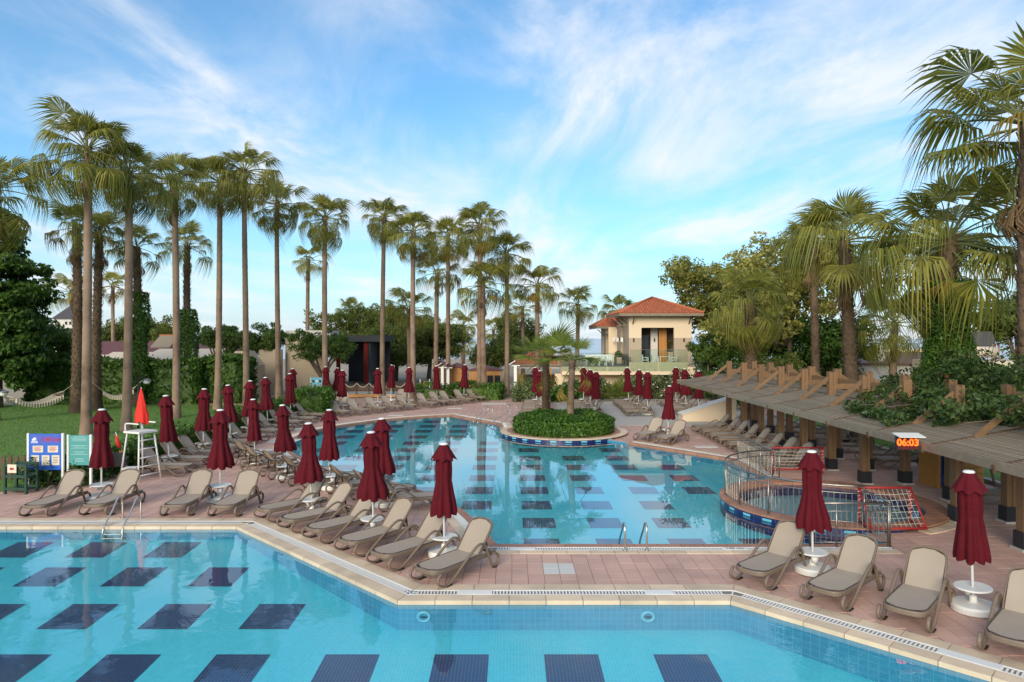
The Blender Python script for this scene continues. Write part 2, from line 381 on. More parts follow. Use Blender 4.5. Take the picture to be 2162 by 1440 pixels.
M['leaf_dead'] = leaf_mat('dead_frond', (.14,.085,.04), (.27,.17,.08), .2, .8, .6)
M['petiole'] = mat('petiole', (.14,.15,.04), .6)
M['trunk_smooth'] = trunk_mat('smooth_palm_trunk', (.10,.062,.042), (.33,.225,.155), 9)
M['trunk_shag'] = trunk_mat('shaggy_palm_trunk', (.06,.036,.022), (.22,.145,.09), 10, 1)
M['boots'] = mat('leaf_stubs', (.17,.105,.065), .9, .35, 6, island=.3)
M['bark'] = mat('grey_bark', (.14,.10,.07), .9, .3, 8, .6, 20)
M['leaf_hedge'] = leaf_mat('hedge_leaf', (.022,.065,.008), (.085,.17,.022), .25, .45, .8)
M['leaf_island'] = leaf_mat('glossy_hedge_leaf', (.03,.085,.01), (.11,.21,.025), .25, .4, .9, (.30,.30,.05))
M['leaf_dark'] = leaf_mat('dark_tree_leaf', (.035,.085,.014), (.13,.23,.035), .4, .45, .5)
M['leaf_pine'] = leaf_mat('pine_needle', (.06,.095,.016), (.22,.25,.05), .4, .6, .35)
M['leaf_jac'] = leaf_mat('feathery_leaf', (.035,.085,.012), (.15,.22,.04), .4, .5, .7)
M['leaf_plane'] = leaf_mat('broad_leaf', (.10,.13,.018), (.46,.42,.11), .5, .5, .35)
M['leaf_vine'] = leaf_mat('vine_leaf', (.02,.05,.010), (.09,.14,.03), .3, .45, .6, (.18,.12,.05))
M['leaf_ivy'] = leaf_mat('ivy_leaf', (.04,.10,.010), (.12,.22,.03), .3, .45, .9)
M['leaf_pale'] = leaf_mat('oleander_leaf', (.05,.09,.025), (.18,.22,.09), .3, .5, 1.2)
M['flower_white'] = mat('white_blossom', (.72,.62,.56), .7)
M['flower_red'] = mat('red_blossom', (.55,.06,.03), .7)
M['cream_wall'] = mat('cream_render', (.72,.57,.40), .85, .05, 1.2, .1, 40)
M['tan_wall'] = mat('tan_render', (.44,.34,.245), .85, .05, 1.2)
M['beige_wall'] = mat('beige_render', (.44,.35,.25), .9, .10, .8, .15, 20)
M['white_wall'] = mat('white_render', (.62,.58,.53), .85, .08, 1)
M['tan_roof'] = mat('cream_membrane_roof', (.60,.49,.37), .7, .06, .6)
M['roof_tile'] = mat('clay_roof_tile', (.40,.115,.048), .75, .2, 4, island=.18)
M['maroon_roof'] = mat('maroon_roof', (.13,.045,.045), .7, .12, 2)
M['slate'] = mat('slate_roof', (.06,.055,.06), .7, .15, 3)
M['wood_orange'] = mat('varnished_timber', (.46,.20,.045), .5, .2, 6, .1, 40, obj_var=.08)
M['wood_door'] = mat('brown_door', (.06,.022,.018), .5)
M['glass'] = glass_mat('balustrade_glass', (.86,.93,.90))
M['dark_glass'] = mat('dark_window', (.02,.022,.025), .1)
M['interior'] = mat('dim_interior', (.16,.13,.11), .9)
M['grey_floor'] = mat('grey_terrace', (.22,.20,.19), .7)
M['blue_board'] = mat('blue_board', (.012,.11,.52), .4, .04)
M['blue_panel'] = mat('blue_panel', (.06,.09,.45), .4)
M['teal_board'] = mat('teal_board', (.055,.28,.27), .45, .04)
M['paper'] = mat('paper_sheet', (.68,.60,.46), .8, .1, 20)
M['ink_red'] = mat('red_print', (.42,.02,.06), .6)
M['ink_white'] = mat('white_print', (.75,.78,.80), .6)
M['ink_pale'] = mat('pale_print', (.30,.50,.48), .6)
M['ink_black'] = mat('black_print', (.03,.03,.03), .6)
M['green_wood'] = mat('green_painted_wood', (.008,.045,.025), .5, .15)
M['flag_red'] = mat('orange_red_flag', (.72,.020,.008), .7, .1)
M['flag_yellow'] = mat('yellow_flag', (.70,.34,.02), .7, .1)
M['rope'] = mat('cotton_rope', (.55,.46,.34), .9, .1)
M['wicker'] = mat('grey_wicker', (.085,.075,.065), .7, .2, 40)
M['red_foam'] = mat('red_foam_pipe', (.34,.018,.018), .6, .15)
M['net'] = mat('white_net', (.72,.68,.60), .8)
M['curtain'] = mat('red_curtain', (.20,.015,.010), .8, .2)
M['stage_dark'] = mat('stage_black', (.012,.014,.02), .6)
M['led'] = mat('orange_led', (1.0,.085,.006), .5, emit=2.0)
M['led_back'] = mat('led_panel', (.10,.008,.006), .4)
M['yellow'] = mat('yellow_paint', (.62,.36,.02), .5)
M['soil'] = mat('soil', (.10,.06,.035), .95, .3, 3)
M['fridge'] = mat('blue_fridge', (.02,.04,.16), .3)

# ------------------------------------------------------------------ pool outlines (metres, read off the photograph)
FP = [(-26,16.3),(-6.55,16.3),(-1.95,11.7),(3.75,11.7),(9.45,6.0),(9.45,3.0),(-26,3.0)]
IC, IR = (2.46, 32.6), 3.0                 # planter island
SC, SR = (8.6, 18.6), 2.8                  # small round pool
def arc(c, r, a0, a1, n):
    return [(c[0]+r*math.cos(R(a0+(a1-a0)*k/n)), c[1]+r*math.sin(R(a0+(a1-a0)*k/n))) for k in range(n+1)]
left_curve = [(p.x,p.y) for p in catmull([(-3.6,40.0,0),(-5.9,38.7,0),(-7.8,36.7,0),(-9.25,34.2,0),(-9.75,31.2,0),(-9.2,28.2,0),(-7.95,25.7,0),(-6.2,23.5,0),(-4.1,21.7,0),(-2.35,19.65,0),(-1.2,17.6,0),(-0.35,14.87,0)], 5)]
s_a0 = 360-math.degrees(math.acos((8.15-SC[0])/SR)); s_a1 = math.degrees(math.acos((8.15-SC[0])/SR))
WP = [(x,14.87) for x in np.linspace(-0.35,8.15,18)][1:] + arc(SC, SR, s_a0, s_a1, 18) + [(8.15,y) for y in (22.3,23.3,24.3,25.4)] \
   + [(8.15-k*.64, 25.4+k*.8) for k in range(1,6)] + arc(IC, IR, -54, -196, 24) + [(-0.62,34.6),(-0.75,36.0),(-1.7,37.3),(-2.65,38.65)] + left_curve
WP = [(float(a),float(b)) for a,b in WP]
def area(p): return .5*sum(p[i-1][0]*p[i][1]-p[i][0]*p[i-1][1] for i in range(len(p)))
if area(WP) < 0: WP.reverse()
WL = -0.06                                  # water level
def fz(y):                                  # sloping pool floors
    return -0.56 + max(0, y-10.5)*0.042 if y < 16.4 else 0
def ffar(y): return -0.40 + (y-14.9)*0.0085

def sheet(name, outer, holes, zf, material, kind='structure', label=None, parent=None):
    loops = [outer] + holes
    tris = tessellate_polygon([[Vector((x,y,0)) for x,y in l] for l in loops])
    flat = [p for l in loops for p in l]; V = [(x,y,zf(x,y) if callable(zf) else zf) for x,y in flat]
    fs = []
    for t in tris:
        a,b,c = [Vector((*flat[i],0)) for i in t]
        fs.append(tuple(t) if (b-a).cross(c-a).z > 0 else tuple(t)[::-1])
    mb = MB(); mb.add(V, fs); o = mb.build(name, material, parent)
    if not parent: tag(o, label, None, None, kind)
    return o
circ = arc(SC, 2.5, 0, 360, 40)[:-1]
FPc = FP if area(FP) > 0 else FP[::-1]
sheet('ground', [(-400,-40),(400,-40),(400,150),(-400,150)], [FPc, WP, circ], -.05, M['ground'])
deck = sheet('pool_deck', [(-30,.6),(24,.6),(24,51.5),(-30,51.5)], [FPc, WP, circ], -.008, M['deck'])
o = MB().add([(-6000,149,-1.2),(6000,149,-1.2),(6000,12000,-1.2),(-6000,12000,-1.2)], [(0,1,2,3)]).build('sea', M['sea']); tag(o, kind='structure')
lawn_poly = [(-60,20.0),(-14.6,20.0),(-13.8,24),(-13.4,30),(-13.2,38),(-13.4,46),(-60,46)]
sheet('lawn', lawn_poly, [], .02, M['lawn'])
lawn2 = [(14.9,14),(60,10),(60,60),(15.2,40)]
sheet('lawn', lawn2, [], .02, M['lawn'])
o = MB().box(2.95,14.6,35.2,50.5,-.01,.006).build('concrete_terrace', M['concrete']); tag(o, kind='structure')
# kerb of the right lawn
kp = [(14.75,13.9),(15.05,40.2)]
o = MB().beam((14.75,13.9,.05),(15.05,40.2,.05),.22,.14).build('kerb', M['concrete']); tag(o, kind='structure')

# ---- pool shells
def wall_strip(name, poly, zt, zb, material, parent=None):
    n = len(poly); V = [(x,y,zt) for x,y in poly]+[(x,y,zb(y) if callable(zb) else zb) for x,y in poly]
    o = MB().add(V, [(i,(i+1)%n,n+(i+1)%n,n+i) for i in range(n)]).build(name, material, parent)
    if not parent: tag(o, kind='structure')
    return o
f_floor = lambda x,y: -0.56 + (y-10.5)*0.042
FPd = []
for i in range(len(FPc)):
    a, b = FPc[i], FPc[(i+1) % len(FPc)]
    FPd.append(a)
pf = sheet('pool_floor', FPc, [], f_floor, M['pool_blue'])
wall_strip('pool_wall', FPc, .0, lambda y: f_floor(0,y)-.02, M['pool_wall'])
sheet('pool_water', FPc, [], WL, M['water'])
w_floor = lambda x,y: ffar(y)
pf2 = sheet('pool_floor', WP, [], w_floor, M['pool_blue'])
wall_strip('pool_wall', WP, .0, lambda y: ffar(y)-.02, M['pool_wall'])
sheet('pool_water', WP, [], WL, M['water_calm'])
# small round pool
inner = arc(SC, 2.32, 0, 360, 48)[:-1]
sheet('small_pool_floor', inner, [], -.32, M['pool_grey'])
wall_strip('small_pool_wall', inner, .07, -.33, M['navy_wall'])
sheet('small_pool_water', inner, [], .0, M['water'])

# navy floor panels, each laid on the sloping floor
def panel(w, d): return MB().add([(0,0,0),(w,0,0),(w,d,0),(0,d,0)], [(0,1,2,3)]).mesh('lane_panel', M['navy'])
pm = panel(.86, 1.0)
slope1, slope2 = math.atan(.042), math.atan(.0085)
for yt in (8.98, 10.88, 12.74, 14.55, 16.13):
    for k in range(-11, 10):
        x = -6.45 + 1.74*k; y0 = yt-1.0
        if all(inside(p, FPc) and dist_poly(p, FPc) > .12 for p in ((x,y0),(x+.86,y0),(x,yt),(x+.86,yt))):
            link('lane_panel', pm, pf, (x,y0,f_floor(x,y0)+.005), (slope1,0,0))
for r in range(13):
    yt = 16.62 + 1.85*r
    for k in range(-7, 6):
        x = .28 + 1.74*k; y0 = yt-.95
        if all(inside(p, WP) and dist_poly(p, WP) > .1 for p in ((x,y0),(x+.86,y0),(x,yt),(x+.86,yt))):
            link('lane_panel', pm, pf2, (x,y0,ffar(y0)+.005), (slope2,0,0), (1,.95,1))

# ---- copings: separate stones, gratings with ribs
def resample(pts, seg, closed):
    out = []; m = len(pts)
    for i in range(m if closed else m-1):
        a = pts[i]; b = pts[(i+1) % m]; l = math.hypot(b[0]-a[0], b[1]-a[1]); n = max(1, round(l/seg))
        out += [(a[0]+(b[0]-a[0])*k/n, a[1]+(b[1]-a[1])*k/n) for k in range(n)]
    if not closed: out.append(pts[-1])
    return out
def stones(pts, closed, d0, d1, z0, z1, material, parent, name='coping_stone', gap=.006):
    A = offset(pts, d0, closed); B = offset(pts, d1, closed); m = len(pts)
    for i in range(m if closed else m-1):
        j = (i+1) % m; a0, a1, b0, b1 = (Vector(p) for p in (A[i],A[j],B[i],B[j]))
        l = max((a1-a0).length, .05); g = gap/l; jz = random.uniform(-.0015,.0015)
        q = [a0.lerp(a1,g), a0.lerp(a1,1-g), b0.lerp(b1,1-g), b0.lerp(b1,g)]
        c = sum(q, Vector((0,0)))/4
        mb = MB(); mb.prism([tuple(p-c) for p in q][::-1], z0, z1+jz)
        mb.build(name, material, parent, loc=(c.x,c.y,0))
def grating(pts, closed, d0, d1, z, parent, pitch=.058, plates=()):
    P = resample(pts, pitch, closed); A = offset(P, d0, closed); B = offset(P, d1, closed); m = len(P); mb = MB()
    w = pitch*.24; s = 0
    for i in range(m if closed else m-1):
        j = (i+1) % m; t = Vector((P[j][0]-P[i][0], P[j][1]-P[i][1])); t = t.normalized()*w if t.length else Vector((w,0))
        a, b = Vector(A[i]), Vector(B[i])
        q = [(a-t),(a+t),(b+t),(b-t)]
        mb.prism([tuple(p) for p in q], z-.03, z)
    for dd in (d0, d1):
        E = offset(pts, dd, closed); n = len(E)
        for i in range(n if closed else n-1):
            mb.beam((*E[i],z-.012),(*E[(i+1)%n],z-.012),.022,.03)
    o = mb.build('drain_grating', M['white_plastic'], parent)
    ch = offset(pts, (d0+d1)/2, closed); cb = MB(); n = len(ch)
    for i in range(n if closed else n-1): cb.beam((*ch[i],-.004),(*ch[(i+1)%n],-.004),d1-d0-.01,.006)
    cb.build('drain_channel', M['drain_dark'], parent)
edge1 = FP[:5][::-1]                        # walking right to left keeps the deck on the right-hand side
cop1 = tag(bpy.data.objects.new('pool_coping', None), kind='structure'); C.objects.link(cop1)
e1 = resample([p if p[0] > -20 else (-20,16.3) for p in edge1], .62, False)
stones(e1, False, -.03, .24, -.06, .012, M['cream_stone'], cop1)
stones(e1, False, .47, .74, -.03, .012, M['cream_stone'], cop1)
grating([p if p[0] > -20 else (-20,16.3) for p in edge1], False, .255, .455, .010, cop1)
for a, b, dd in ((( -.95,11.7),(-.35,11.7),.355), ((2.35,11.7),(2.85,11.7),.355)):
    MB().box(a[0],b[0],a[1]+dd-.095,a[1]+dd+.095,0,.016).build('cover_plate', M['white_plastic'], cop1)
for t in (.42,): 
    c = Vector((3.75,11.7)).lerp(Vector((9.45,6.0)), t); n = Vector((.7071,.7071)); c = c+n*.355
    MB().box(-.38,.38,-.095,.095,0,.016).build('cover_plate', M['white_plastic'], cop1, loc=(c.x,c.y,0), rot=(0,0,R(-45)))
cop2 = tag(bpy.data.objects.new('pool_coping', None), kind='structure'); C.objects.link(cop2)
WR = resample(WP, .6, True)
flags = [(math.hypot(x-IC[0],y-IC[1]) < IR+.06 or math.hypot(x-SC[0],y-SC[1]) < SR+.06) for x,y in WP]
# open run of ordinary deck edge: split the outline at the island and the round pool
runs = []; cur = []
st = flags.index(True)
for k in range(len(WP)+1):
    i = (st+k) % len(WP)
    if flags[i]:
        if len(cur) > 1: runs.append(cur)
        cur = []
    else: cur.append(WP[i])
for run in runs:
    rs = resample(run, .55, False)
    stones(rs, False, -.02, .20, -.10, .012, M['terracotta'], cop2, 'rim_tile')
    stones(rs, False, .41, .64, -.03, .012, M['cream_stone'], cop2)
    grating(run, False, .215, .395, .010, cop2)
dplate = MB().box(4.5,5.0,14.87-.395,14.87-.215,0,.016).build('depth_plate', M['white_plastic'], cop2)
MB().box(-.05,.5,14.87-.395,14.87-.215,0,.016).build('cover_plate', M['white_plastic'], cop2)
# island wall and round-pool wall: navy band with pale panels, sandstone coping
def ring_pool(c, r, a0, a1, n, zt, name, inner_r, coping_mat, panels):
    root = tag(bpy.data.objects.new(name, None), kind='structure'); C.objects.link(root)
    P = arc(c, r+.004, a0, a1, n); V = [(x,y,zt-.04) for x,y in P]+[(x,y,-.45) for x,y in P]
    MB().add(V, [(i,i+1,n+2+i,n+1+i) for i in range(n)]).build('navy_band', M['navy_wall'], root)
    for a in panels:
        Q = [(c[0]+(r+.010)*math.cos(R(a+d)), c[1]+(r+.010)*math.sin(R(a+d))) for d in (-2.6,-.9,.9,2.6)]
        V = [(x,y,zt-.09) for x,y in Q]+[(x,y,zt-.15) for x,y in Q]
        MB().add(V, [(i,i+1,5+i,4+i) for i in range(3)]).build('tile_inset', M['light_tile'], root)
    return root
isl = ring_pool(IC, IR, 150, 312, 40, .115, 'planter_island', 2.4, None, range(192, 310, 13))
full = arc(IC, IR, 0, 360, 44)[:-1]
stones(full[::-1], True, -.03, .30, .06, .10, M['cream_stone'], isl)
stones(full[::-1], True, .30, .62, -.05, .085, M['terracotta'], isl, 'rim_tile')
sheet('soil', arc(IC, 2.45, 0, 360, 40)[:-1], [], .08, M['soil'], parent=isl)
rp = ring_pool(SC, SR, 85, 280, 40, .10, 'round_pool_wall', 2.3, None, range(112, 272, 13))
full = arc(SC, SR, 0, 360, 44)[:-1]
stones(full[::-1], True, -.03, .24, .05, .09, M['terracotta'], rp, 'rim_tile')
stones(full[::-1], True, .24, .49, .0, .09, M['terracotta'], rp, 'rim_tile')
stones(arc(SC, SR+.02, -72, 82, 26), False, .0, .30, -.03, .03, M['cream_stone'], rp)
# ring lights under water
for px in (895, 1368):
    x = gx(px, 11.7); mb = MB(); ring = [(x+.10*math.cos(a), 11.69, -.27+.075*math.sin(a)) for a in np.linspace(0,2*math.pi,20)[:-1]]
    mb.tube(ring, .028, 6, closed=True); mb.lathe([(.001,0),(.06,0)], 16, (x,11.69,-.27))
    o = mb.build('pool_light', M['light_tile'], None, True)
    tag(o, 'white ring light in the pool wall under the ' + ('parasol' if px < 1000 else 'bare deck edge'), 'pool light')

# ---- pavers
base = MB().box(-.148,.148,-.148,.148,-.03,0).mesh('paver', M['paver'])
basew = MB().box(-.148,.148,-.148,.148,-.03,0).mesh('paver', M['paver_white'])
cand = []
far_V = MB()
for iy in range(20, 88):
    y = 6.0 + (iy-20)*.306+.15
    hw = 0.78*y+1.5
    for ix in range(-60, 60):
        x = ix*.306+.15
        if abs(x) > hw: continue
        if x < -16 or x > 14.6: continue
        p = (x,y)
        if inside(p, FPc) or inside(p, WP): continue
        if dist_poly(p, FPc) < .72 or dist_poly(p, WP) < .60 or math.hypot(x-SC[0],y-SC[1]) < SR+.17: continue
        if y < 19.9 and x < -16: continue
        if y >= 20 and x < -13.2: continue
        cand.append((y,x))
cand.sort(key=lambda c: c[0])
whites = [(.84,13.2)]
def is_white(x,y): return abs(x-.84) < .31 and abs(y-13.3) < .31
for y,x in cand[:300]:
    link('paver', basew if is_white(x,y) else base, deck, (x,y,random.uniform(-.0025,.0025)))
for y,x in cand[300:]:
    if is_white(x,y): link('paver', basew, deck, (x,y,.001)); continue
    dz = random.uniform(-.002,.002); far_V.box(x-.148,x+.148,y-.148,y+.148,-.03,dz)
o = far_V.build('pavers', M['paver'], deck); o['kind'] = 'stuff'
for px,py,w,d in ((1043,852,1.7,.8),(600,930,1.3,1.0),(640,906,1.0,.8),(568,952,1.0,.8),(1490,943,.9,.5),(836,877,.9,.5),(960,862,.9,.5)):
    x,y = gp(px,py); MB().box(-w/2,w/2,-d/2,d/2,-.01,.006).build('white_slab', M['paver_white'], deck, loc=(x,y,0))

# ------------------------------------------------------------------ leaf clouds
def leaf_cloud(P, Nrm, size, seed=0, aspect=.55, jitter=.8):
    """one folded rhombus per point; returns vertices and triangles"""
    g = np.random.default_rng(seed); n = len(P)
    d = Nrm + g.normal(0, jitter, (n,3)); d /= np.linalg.norm(d,axis=1,keepdims=True)+1e-9
    t = g.normal(0,1,(n,3)); t[:,2] -= .35; t -= d*(t*d).sum(1,keepdims=True); t /= np.linalg.norm(t,axis=1,keepdims=True)+1e-9
    b = np.cross(d,t); s = (size*g.uniform(.6,1.3,n))[:,None]
    V = np.stack([P-t*s*.5, P+b*s*aspect*.5+d*s*.08, P+t*s*.5, P-b*s*aspect*.5+d*s*.08],1).reshape(-1,3)
    i = np.arange(n)*4; Fc = np.concatenate([np.stack([i,i+1,i+2],1), np.stack([i,i+2,i+3],1)])
    return V, Fc
def blob_points(n, c, rad, clumps, cr, seed, shell=.55, flat=0.0):
    """leaf positions gathered in clumps over an uneven ellipsoid"""
    g = np.random.default_rng(seed); c = np.array(c, float); rad = np.array(rad, float)
    D = g.normal(0,1,(clumps,3)); D /= np.linalg.norm(D,axis=1,keepdims=True)
    rr = g.uniform(shell,1.0,(clumps,1))**.7*g.uniform(.82,1.12,(clumps,1)); CC = c+D*rad*rr
    k = g.integers(0,clumps,n); L = g.normal(0,1,(n,3)); L /= np.linalg.norm(L,axis=1,keepdims=True)
    L *= (g.uniform(.25,1,(n,1))**.5)*cr*g.uniform(.7,1.25,(clumps,1))[k]; L[:,2] *= (1-flat)
    P = CC[k]+L; Nn = D[k]*.6+L/np.maximum(cr,1e-6)*.6; Nn[:,2] += .35
    return P, Nn
def foliage(name, blobs, size, material, parent=None, seed=0, aspect=.55):
    Vs, Fs, o = [], [], 0
    for q, (P, Nn) in enumerate(blobs):
        V, Fc = leaf_cloud(P, Nn, size, seed+q, aspect); Vs.append(V); Fs.append(Fc+o); o += len(V)
    me = np_mesh(name, np.concatenate(Vs), np.concatenate(Fs), material)
    return link(name, me, parent)
def box_points(n, x0,x1,y0,y1,z0,z1, seed, bulge=.12):
    """leaf positions over the faces of a clipped hedge"""
    g = np.random.default_rng(seed); U = g.uniform(0,1,(n,3)); P = np.array([x0,y0,z0])+U*np.array([x1-x0,y1-y0,z1-z0])
    f = g.choice(5, n, p=[.36,.24,.24,.08,.08]); Nn = np.zeros((n,3))
    for k,(ax,v,s) in enumerate(((2,z1,1),(0,x0,-1),(0,x1,1),(1,y0,-1),(1,y1,1))):
        m = f == k; P[m,ax] = v+g.normal(0,bulge,m.sum())-s*.05; Nn[m,ax] = s
    P += .10*np.sin(P[:,[1,2,0]]*2.1+seed)
    return P, Nn
def limb(mb, pts, r0, r1, n=7):
    P = catmull(pts, 4); mb.tube(P, [r0+(r1-r0)*i/(len(P)-1) for i in range(len(P))], n)

# ------------------------------------------------------------------ palms
def frond_geo(seed, Lp=1.0, Rb=1.04, spread=118, nseg=30, droop=.5, dead=False):
    g = random.Random(seed); mb = MB()
    pet = catmull([(0,0,0),(Lp*.4,0,.05),(Lp*.8,0,.03),(Lp,0,-.02)], 2)
    mb.tube(pet, [.028-.012*i/(len(pet)-1) for i in range(len(pet))], 4)
    np_ = len(mb.f); hub = Vector((Lp,0,-.02)); da = 2*spread/nseg
    for k in range(nseg):
        a = -spread+da*(k+.5)+g.uniform(-2,2); ar = R(a); L = Rb*(.72+.28*math.cos(ar*.8))*g.uniform(.88,1.08)
        dr = droop*g.uniform(.7,1.4)
        def pt(r, off, ang=ar):
            q = r/Rb; x = r*math.cos(ang); y = r*math.sin(ang)
            z = -.20*abs(math.sin(ang))*r - dr*max(0,q-.42)**1.35*Rb*1.05 + .10*q
            sh = 1-.42*max(0,q-.5)*min(dr,1.6)
            return hub+Vector((x*sh, y*sh+off, z))
        h = R(da*.5); r1 = L*.52
        A = pt(r1,0,ar-h); B = pt(r1,0,ar+h); mid = pt(r1*1.02,0)+Vector((0,0,.02)); i0 = hub
        w = .55
        A2 = pt(L*.8,0,ar-h*w*.6); B2 = pt(L*.8,0,ar+h*w*.6)
        tip = pt(L*1.05,0)+Vector((0,0,-.12*dr))
        mb.add([i0,A,mid,B,A2,B2,tip], [(0,1,2),(0,2,3),(1,4,2),(4,5,2),(2,5,3),(4,6,5)])
    return mb, np_
def frond_mesh(seed, leaf, **kw):
    mb, npet = frond_geo(seed, **kw); me = mb.mesh('frond', None)
    me.materials.append(M[leaf]); me.materials.append(M['petiole'])
    me.polygons.foreach_set('material_index', [1 if i < npet else 0 for i in range(len(me.polygons))]); return me
FR_G = [frond_mesh(i, 'leaf_palm', droop=d, spread=s, Lp=l) for i,(d,s,l) in enumerate(((.65,112,1.0),(1.15,108,1.2),(1.7,100,1.3),(2.1,92,1.25),(.9,115,1.15)))]
FR_S = [frond_mesh(60+i, 'leaf_ivy_palm', droop=d, spread=s, Lp=.85, nseg=26) for i,(d,s) in enumerate(((.08,95),(.18,100),(.35,100)))]
FR_Y = [frond_mesh(20+i, 'leaf_palm_y', droop=1.1, spread=62, nseg=20) for i in range(2)]
FR_D = [frond_mesh(30+i, 'leaf_dead', droop=.9, spread=30, nseg=12, Rb=1.05) for i in range(2)]
def crown_spec(n, seed, dead, yellow):
    g = random.Random(seed); out = []
    for i in range(n):
        t = (i+.5)/n; el = 80-138*t**.85+g.uniform(-14,14); az = i*137.5+g.uniform(-26,26); sc = g.uniform(.74,1.15)*(1 if t > .12 else .8)
        if t > 1-dead: kind, el = 'd', g.uniform(-86,-70)
        elif t > 1-dead-yellow and g.random() < .55: kind = 'y'
        else: kind = 'g'
        idx = min(3, max(0, int(t*4.2+g.uniform(-.6,.6)))) if g.random() > .15 else 4
        out.append((kind, idx, el, az, sc, g.uniform(-14,14)))
    return out
def frond_matrix(el, az, sc, roll, z, off=.12):
    return Matrix.Translation((0,0,z)) @ Matrix.Rotation(R(az),4,'Z') @ Matrix.Rotation(R(-el),4,'Y') @ Matrix.Rotation(R(roll),4,'X') @ Matrix.Translation((off,0,0)) @ Matrix.Scale(sc,4)
def trunk_mesh(style, seed):
    g = random.Random(seed); mb = MB(); n = 72; pts = []; rad = []; ph = g.uniform(0,6)
    for i in range(n+1):
        t = i/n; pts.append((.12*math.sin(2.2*t+ph)*t, .12*math.cos(1.9*t+ph)*t, t*10))
        flare = .55*math.exp(-t*16); rad.append((1.12-.28*t+flare)*(1+.035*(i%2)+g.uniform(-.025,.025)))
    # unit radius and 10 m length, scaled on the object
    V = []; n2 = 12
    for p, r in zip(pts, rad):
        for k in range(n2): a = 2*math.pi*k/n2; V.append((p[0]+r*math.cos(a)*.2, p[1]+r*math.sin(a)*.2, p[2]))
    Fs = [(i*n2+k, i*n2+(k+1)%n2, (i+1)*n2+(k+1)%n2, (i+1)*n2+k) for i in range(n) for k in range(n2)]
    Fs.append(tuple(n*n2+k for k in range(n2))); mb.add(V, Fs)
    me = mb.mesh('trunk', M['trunk_smooth' if style == 'smooth' else 'trunk_shag'], True); top = pts[-1]
    stubs = MB(); q = 330 if style != 'smooth' else 70
    for j in range(q):
        t = (j+.5)/q if style != 'smooth' else .86+.14*(j+.5)/q
        a = j*2.4; r = (1.12-.28*t)*.2; c = Vector((.12*math.sin(2.2*t+ph)*t, .12*math.cos(1.9*t+ph)*t, t*10))
        d = Vector((math.cos(a),math.sin(a),0)); s = Vector((-math.sin(a),math.cos(a),0)); L = g.uniform(.14,.26); w = g.uniform(.04,.07)
        b0 = c+d*r*.9; tip = c+d*(r+g.uniform(.05,.11))+Vector((0,0,L))
        stubs.add([b0-s*w, b0+s*w, b0+Vector((0,0,.10))+d*.05, tip-s*w*.6, tip+s*w*.6], [(0,1,4,3),(0,2,3),(1,2,4),(2,3,4)])
    return me, stubs.mesh('leaf_stubs', M['boots']), top
TR = {(s,i): trunk_mesh(s, 50+i*7+len(s)) for s in ('smooth','shag') for i in range(2)}
def far_crown(seed, n=26):
    V=[]; F_=[]; mi=[]; o=0
    mb = MB(); idx = []
    for kind, ix, el, az, sc, roll in crown_spec(n, seed, .12, .1):
        Mx = frond_matrix(el, az, sc, roll, 0)
        src = {'g':FR_G,'y':FR_Y,'d':FR_D}[kind]; me = src[ix % len(src)]
        mb.add([Mx @ v.co for v in me.vertices], [tuple(p.vertices) for p in me.polygons])
        idx += [{'g':0,'y':1,'d':2}[kind]]*len(me.polygons)
    me = mb.mesh('crown', None)
    for k in ('leaf_palm','leaf_palm_y','leaf_dead'): me.materials.append(M[k])
    me.polygons.foreach_set('material_index', idx); return me
FARC = [far_crown(s) for s in (3, 8)]
def palm(px, Y, top_py, label, style='smooth', nf=38, size=1.0, rad=.21, dead=.14, yellow=.1, seed=1, group=None, far=False, lean=0, base_z=0, name='palm_tree', X=None, stiff=False):
    x = gx(px, Y) if X is None else X; h = gz(top_py, Y)-1.62*size-base_z
    root = empty(name, (x,Y,base_z), R(seed*47 % 360), label, 'palm tree', group)
    root.rotation_euler = (R(lean*.4), R(lean), R(seed*47 % 360))
    me, st, top = TR[(style, seed % 2)]; k = h/10; rs = rad/.2
    link('trunk', me, root, scale=(rs,rs,k)); link('leaf_stubs', st, root, scale=(rs,rs,k))
    tp = (top[0]*rs, top[1]*rs, h)
    if far: link('crown', FARC[seed % 2], root, tp, scale=size); return root
    for kind, ix, el, az, sc, roll in crown_spec(nf, seed, dead, yellow):
        src = {'g':FR_S if stiff else FR_G,'y':FR_Y,'d':FR_D}[kind]
        if stiff and kind == 'g': el = max(el, -8)*.9+10
        link('frond', src[ix % len(src)], root, M=Matrix.Translation((tp[0],tp[1],0)) @ frond_matrix(el, az, sc*size, roll, h-.35*size*max(0,-el/90)))
    return root
row = 'fan palms standing in the tall row'
L_row = [  # px at mid trunk, depth, crown top, size
 (182,31.0,228,1.22,'tall fan palm with thick smooth trunk rising behind the teal notice board'),
 (267,33.0,292,1.10,'tall smooth trunked fan palm directly behind the red lifeguard flag'),
 (372,38.4,318,1.15,'leaning smooth fan palm on the lawn edge with broad shaggy crown'),
 (459,43.0,332,1.05,'smooth fan palm standing in front of the brown door of low building'),
 (520,43.5,303,1.15,'tallest slim fan palm beside the beige rounded wall block'),
 (588,49.0,378,1.15,'slim fan palm between two leafy branching trees by beige wall'),
 (687,46.0,412,1.0,'fan palm with curved trunk by the teal and white information board'),
 (807,52.0,415,1.0,'straight slim fan palm in front of the pines beside back parasols'),
 (873,46.0,444,1.0,'fan palm with patched dark trunk base among back row loungers'),
 (947,55.0,458,1.08,'slim fan palm standing by the white shelter posts'),
 (1012,50.0,426,1.12,'thick fan palm rising in front of the orange timber hut'),
 (1070,53.0,487,1.12,'dark slim fan palm at the foot of the terrace steps')]
